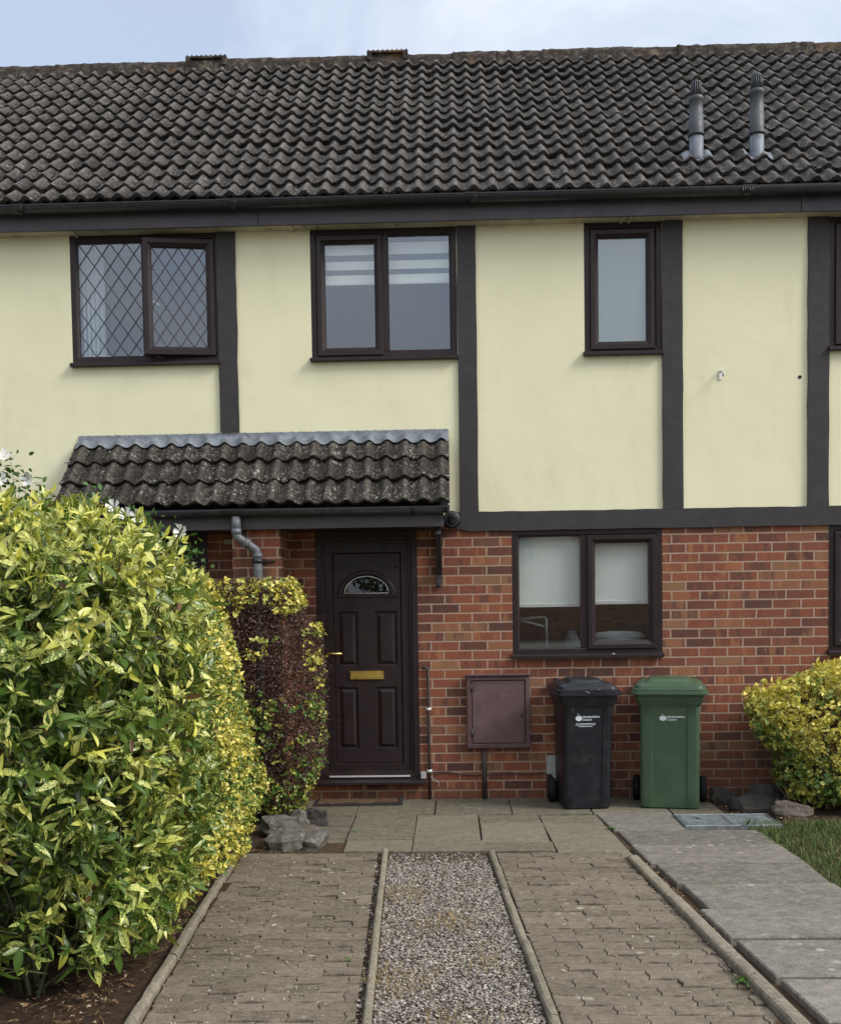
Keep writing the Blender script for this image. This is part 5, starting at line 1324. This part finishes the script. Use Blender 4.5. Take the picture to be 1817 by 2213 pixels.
# white flowering shrub behind the hedge
hs = empty('white_flowered_shrub', 'white flowered shrub rising behind the top of the laurel at the left edge', 'shrub')
tips = [(-2.90, -1.5, 2.56), (-2.80, -1.55, 2.46), (-2.98, -1.5, 2.42), (-2.86, -1.6, 2.36), (-2.70, -1.5, 2.38), (-2.62, -1.6, 2.30), (-2.35, -1.75, 2.26), (-2.12, -1.75, 2.20), (-1.98, -1.8, 2.16), (-1.86, -1.85, 2.12), (-1.70, -1.85, 2.03), (-1.62, -1.9, 1.97), (-3.05, -1.5, 2.60), (-2.30, -1.6, 2.36)]
stems('stems', [(-2.6, -1.4, 0), (-2.2, -1.5, 0), (-1.9, -1.6, 0)], tips, MT['green_stem'], hs, .007)
P = np.concatenate([np.array(t_)+rng.normal(0, [.05, .05, .06], (34, 3))-np.array([0, 0, .06]) for t_ in tips]); N = norm(rng.normal(0, 1, P.shape)+np.array([0, -.4, .6]))
leaves('foliage', P, N, rng.uniform(.03, .06, len(P)), rng.uniform(.02, .036, len(P)), MT['plain_leaf'], hs, rng.random(len(P)), seg=3, up=.5, rnd=.6)
fl = [(-2.925, -1.56, 2.585), (-2.99, -1.56, 2.50), (-2.93, -1.60, 2.43), (-2.745, -1.58, 2.435), (-3.02, -1.62, 2.38), (-2.11, -1.85, 2.215), (-1.95, -1.90, 2.155), (-1.655, -1.95, 2.045), (-2.02, -1.88, 2.16)]
for f_ in fl:
    b = MB(); r = random.Random(int(f_[0]*1000)); R0 = Matrix.Rotation(r.uniform(0, 6), 3, 'Z'); T0 = Vector((r.uniform(-.4, .4), -1, r.uniform(-.1, .7))).to_track_quat('Z', 'Y').to_matrix()
    for k in range(5):
        a = 2*math.pi*k/5; vs = []
        for i in range(4):
            for j in range(5):
                rr_ = .005+.040*i/3; aa = a+(j-2)*.24*(.35+.65*math.sin(math.pi*(.25+.5*i/3))); z_ = .034*(i/3)**1.3+.004*math.cos(j*2.2+k)
                vs.append(Vector(f_)+T0@(R0@Vector((rr_*math.cos(aa), rr_*math.sin(aa), z_+.0006*k))))
        b.add(vs, [(i*5+j, i*5+j+1, (i+1)*5+j+1, (i+1)*5+j) for i in range(3) for j in range(4)], True)
    b.obj('flower', MT['petal'], hs, fix=False)
# weeds
def weed(x, y, z, n_, L_, label, seed):
    r = np.random.default_rng(seed); a = r.uniform(0, 6.28, n_); P = np.tile(np.array([x, y, z]), (n_, 1))+np.stack([np.cos(a), np.sin(a), np.zeros(n_)], 1)*.006
    N = norm(np.stack([np.cos(a)*.3, np.sin(a)*.3, np.ones(n_)], 1)); L_ = r.uniform(.6, 1.1, n_)*L_
    nr = N; ax = norm(np.stack([np.cos(a), np.sin(a), r.uniform(.2, 1.0, n_)], 1))
    o = leaves('weed', P, ax*0+N, L_, L_*.28, MT['weed'], None, r.random(n_), seg=4, up=.3, rnd=.25, curl=.25, axis_out=0)
    tag(o, label, 'weed')
weed(1.205, -4.17, .012, 22, .060, 'green rosette weed growing in the joint of the right hand kerb', 1)
weed(-.475, -3.86, .002, 10, .032, 'tiny pale weed beside the left edging of the gravel strip', 2)
weed(-.70, -1.22, .004, 16, .045, 'small weed in the joint between the left paving slabs', 3)
weed(1.09, -1.20, .006, 14, .040, 'small weed in the dark joint where the patio meets the path', 4)
weed(2.02, -1.16, .0, 26, .085, 'broad leaved weed at the corner of the lawn beside the drain cover', 5)
weed(-1.355, -2.75, .02, 10, .03, 'small weed on the kerb below the variegated hedge', 6)

# ------------------------------------------------------------------ across the street (seen only as reflections)
oh = empty('brick_house', 'brown brick house across the street, reflected in the lower kitchen panes', 'house', (0, -34, 0))
b = MB(); b.box(.6, 18, -7, 0, -.05, 5.0); b.obj('wall', BRICK2, oh)
b = MB(); b.add([(.3, .4, 4.9), (18.4, .4, 4.9), (18.4, -3.5, 7.4), (.3, -3.5, 7.4), (.3, -7.4, 4.9), (18.4, -7.4, 4.9)], [(0, 1, 2, 3), (3, 2, 5, 4)]); b.obj('roof', MT['far_roof'], oh, fix=False)
for x in (2.5, 9, 13):
    b = MB(); b.box(x-.8, x+.8, .0, .06, 3.0, 4.2); b.obj('window', MT['dark_glass'], oh)

tr = empty('tree', 'broad leafy tree across the street, reflected in the fanlight of the brown door', 'tree', (0, 0, 0))
TB = [((-2.5, -37, 3.6), (2.0, 1.8, 2.2), 2.2), ((-1.2, -37.3, 2.9), (1.4, 1.4, 1.6), 2.2)]
P, N, S = shell(2600, TB, .9, 50, 1.6, .35)
leaves('crown', P, N, rng.uniform(.16, .34, len(P)), rng.uniform(.10, .2, len(P)), MT['plain_leaf'], tr, rng.random(len(P)), seg=2, up=.5, rnd=.7)
b = MB(); b.tube(curve([(-2.3, -37, -.05), (-2.32, -37, 1.2), (-2.45, -37, 2.6), (-2.5, -37, 4.2)], 4), [.20-.012*k for k in range(13)], 10); b.tube([(-2.4, -37, 2.1), (-1.3, -37.2, 3.4)], [.10, .03], 8); b.obj('trunk', MT['bark'], tr, fix=False)
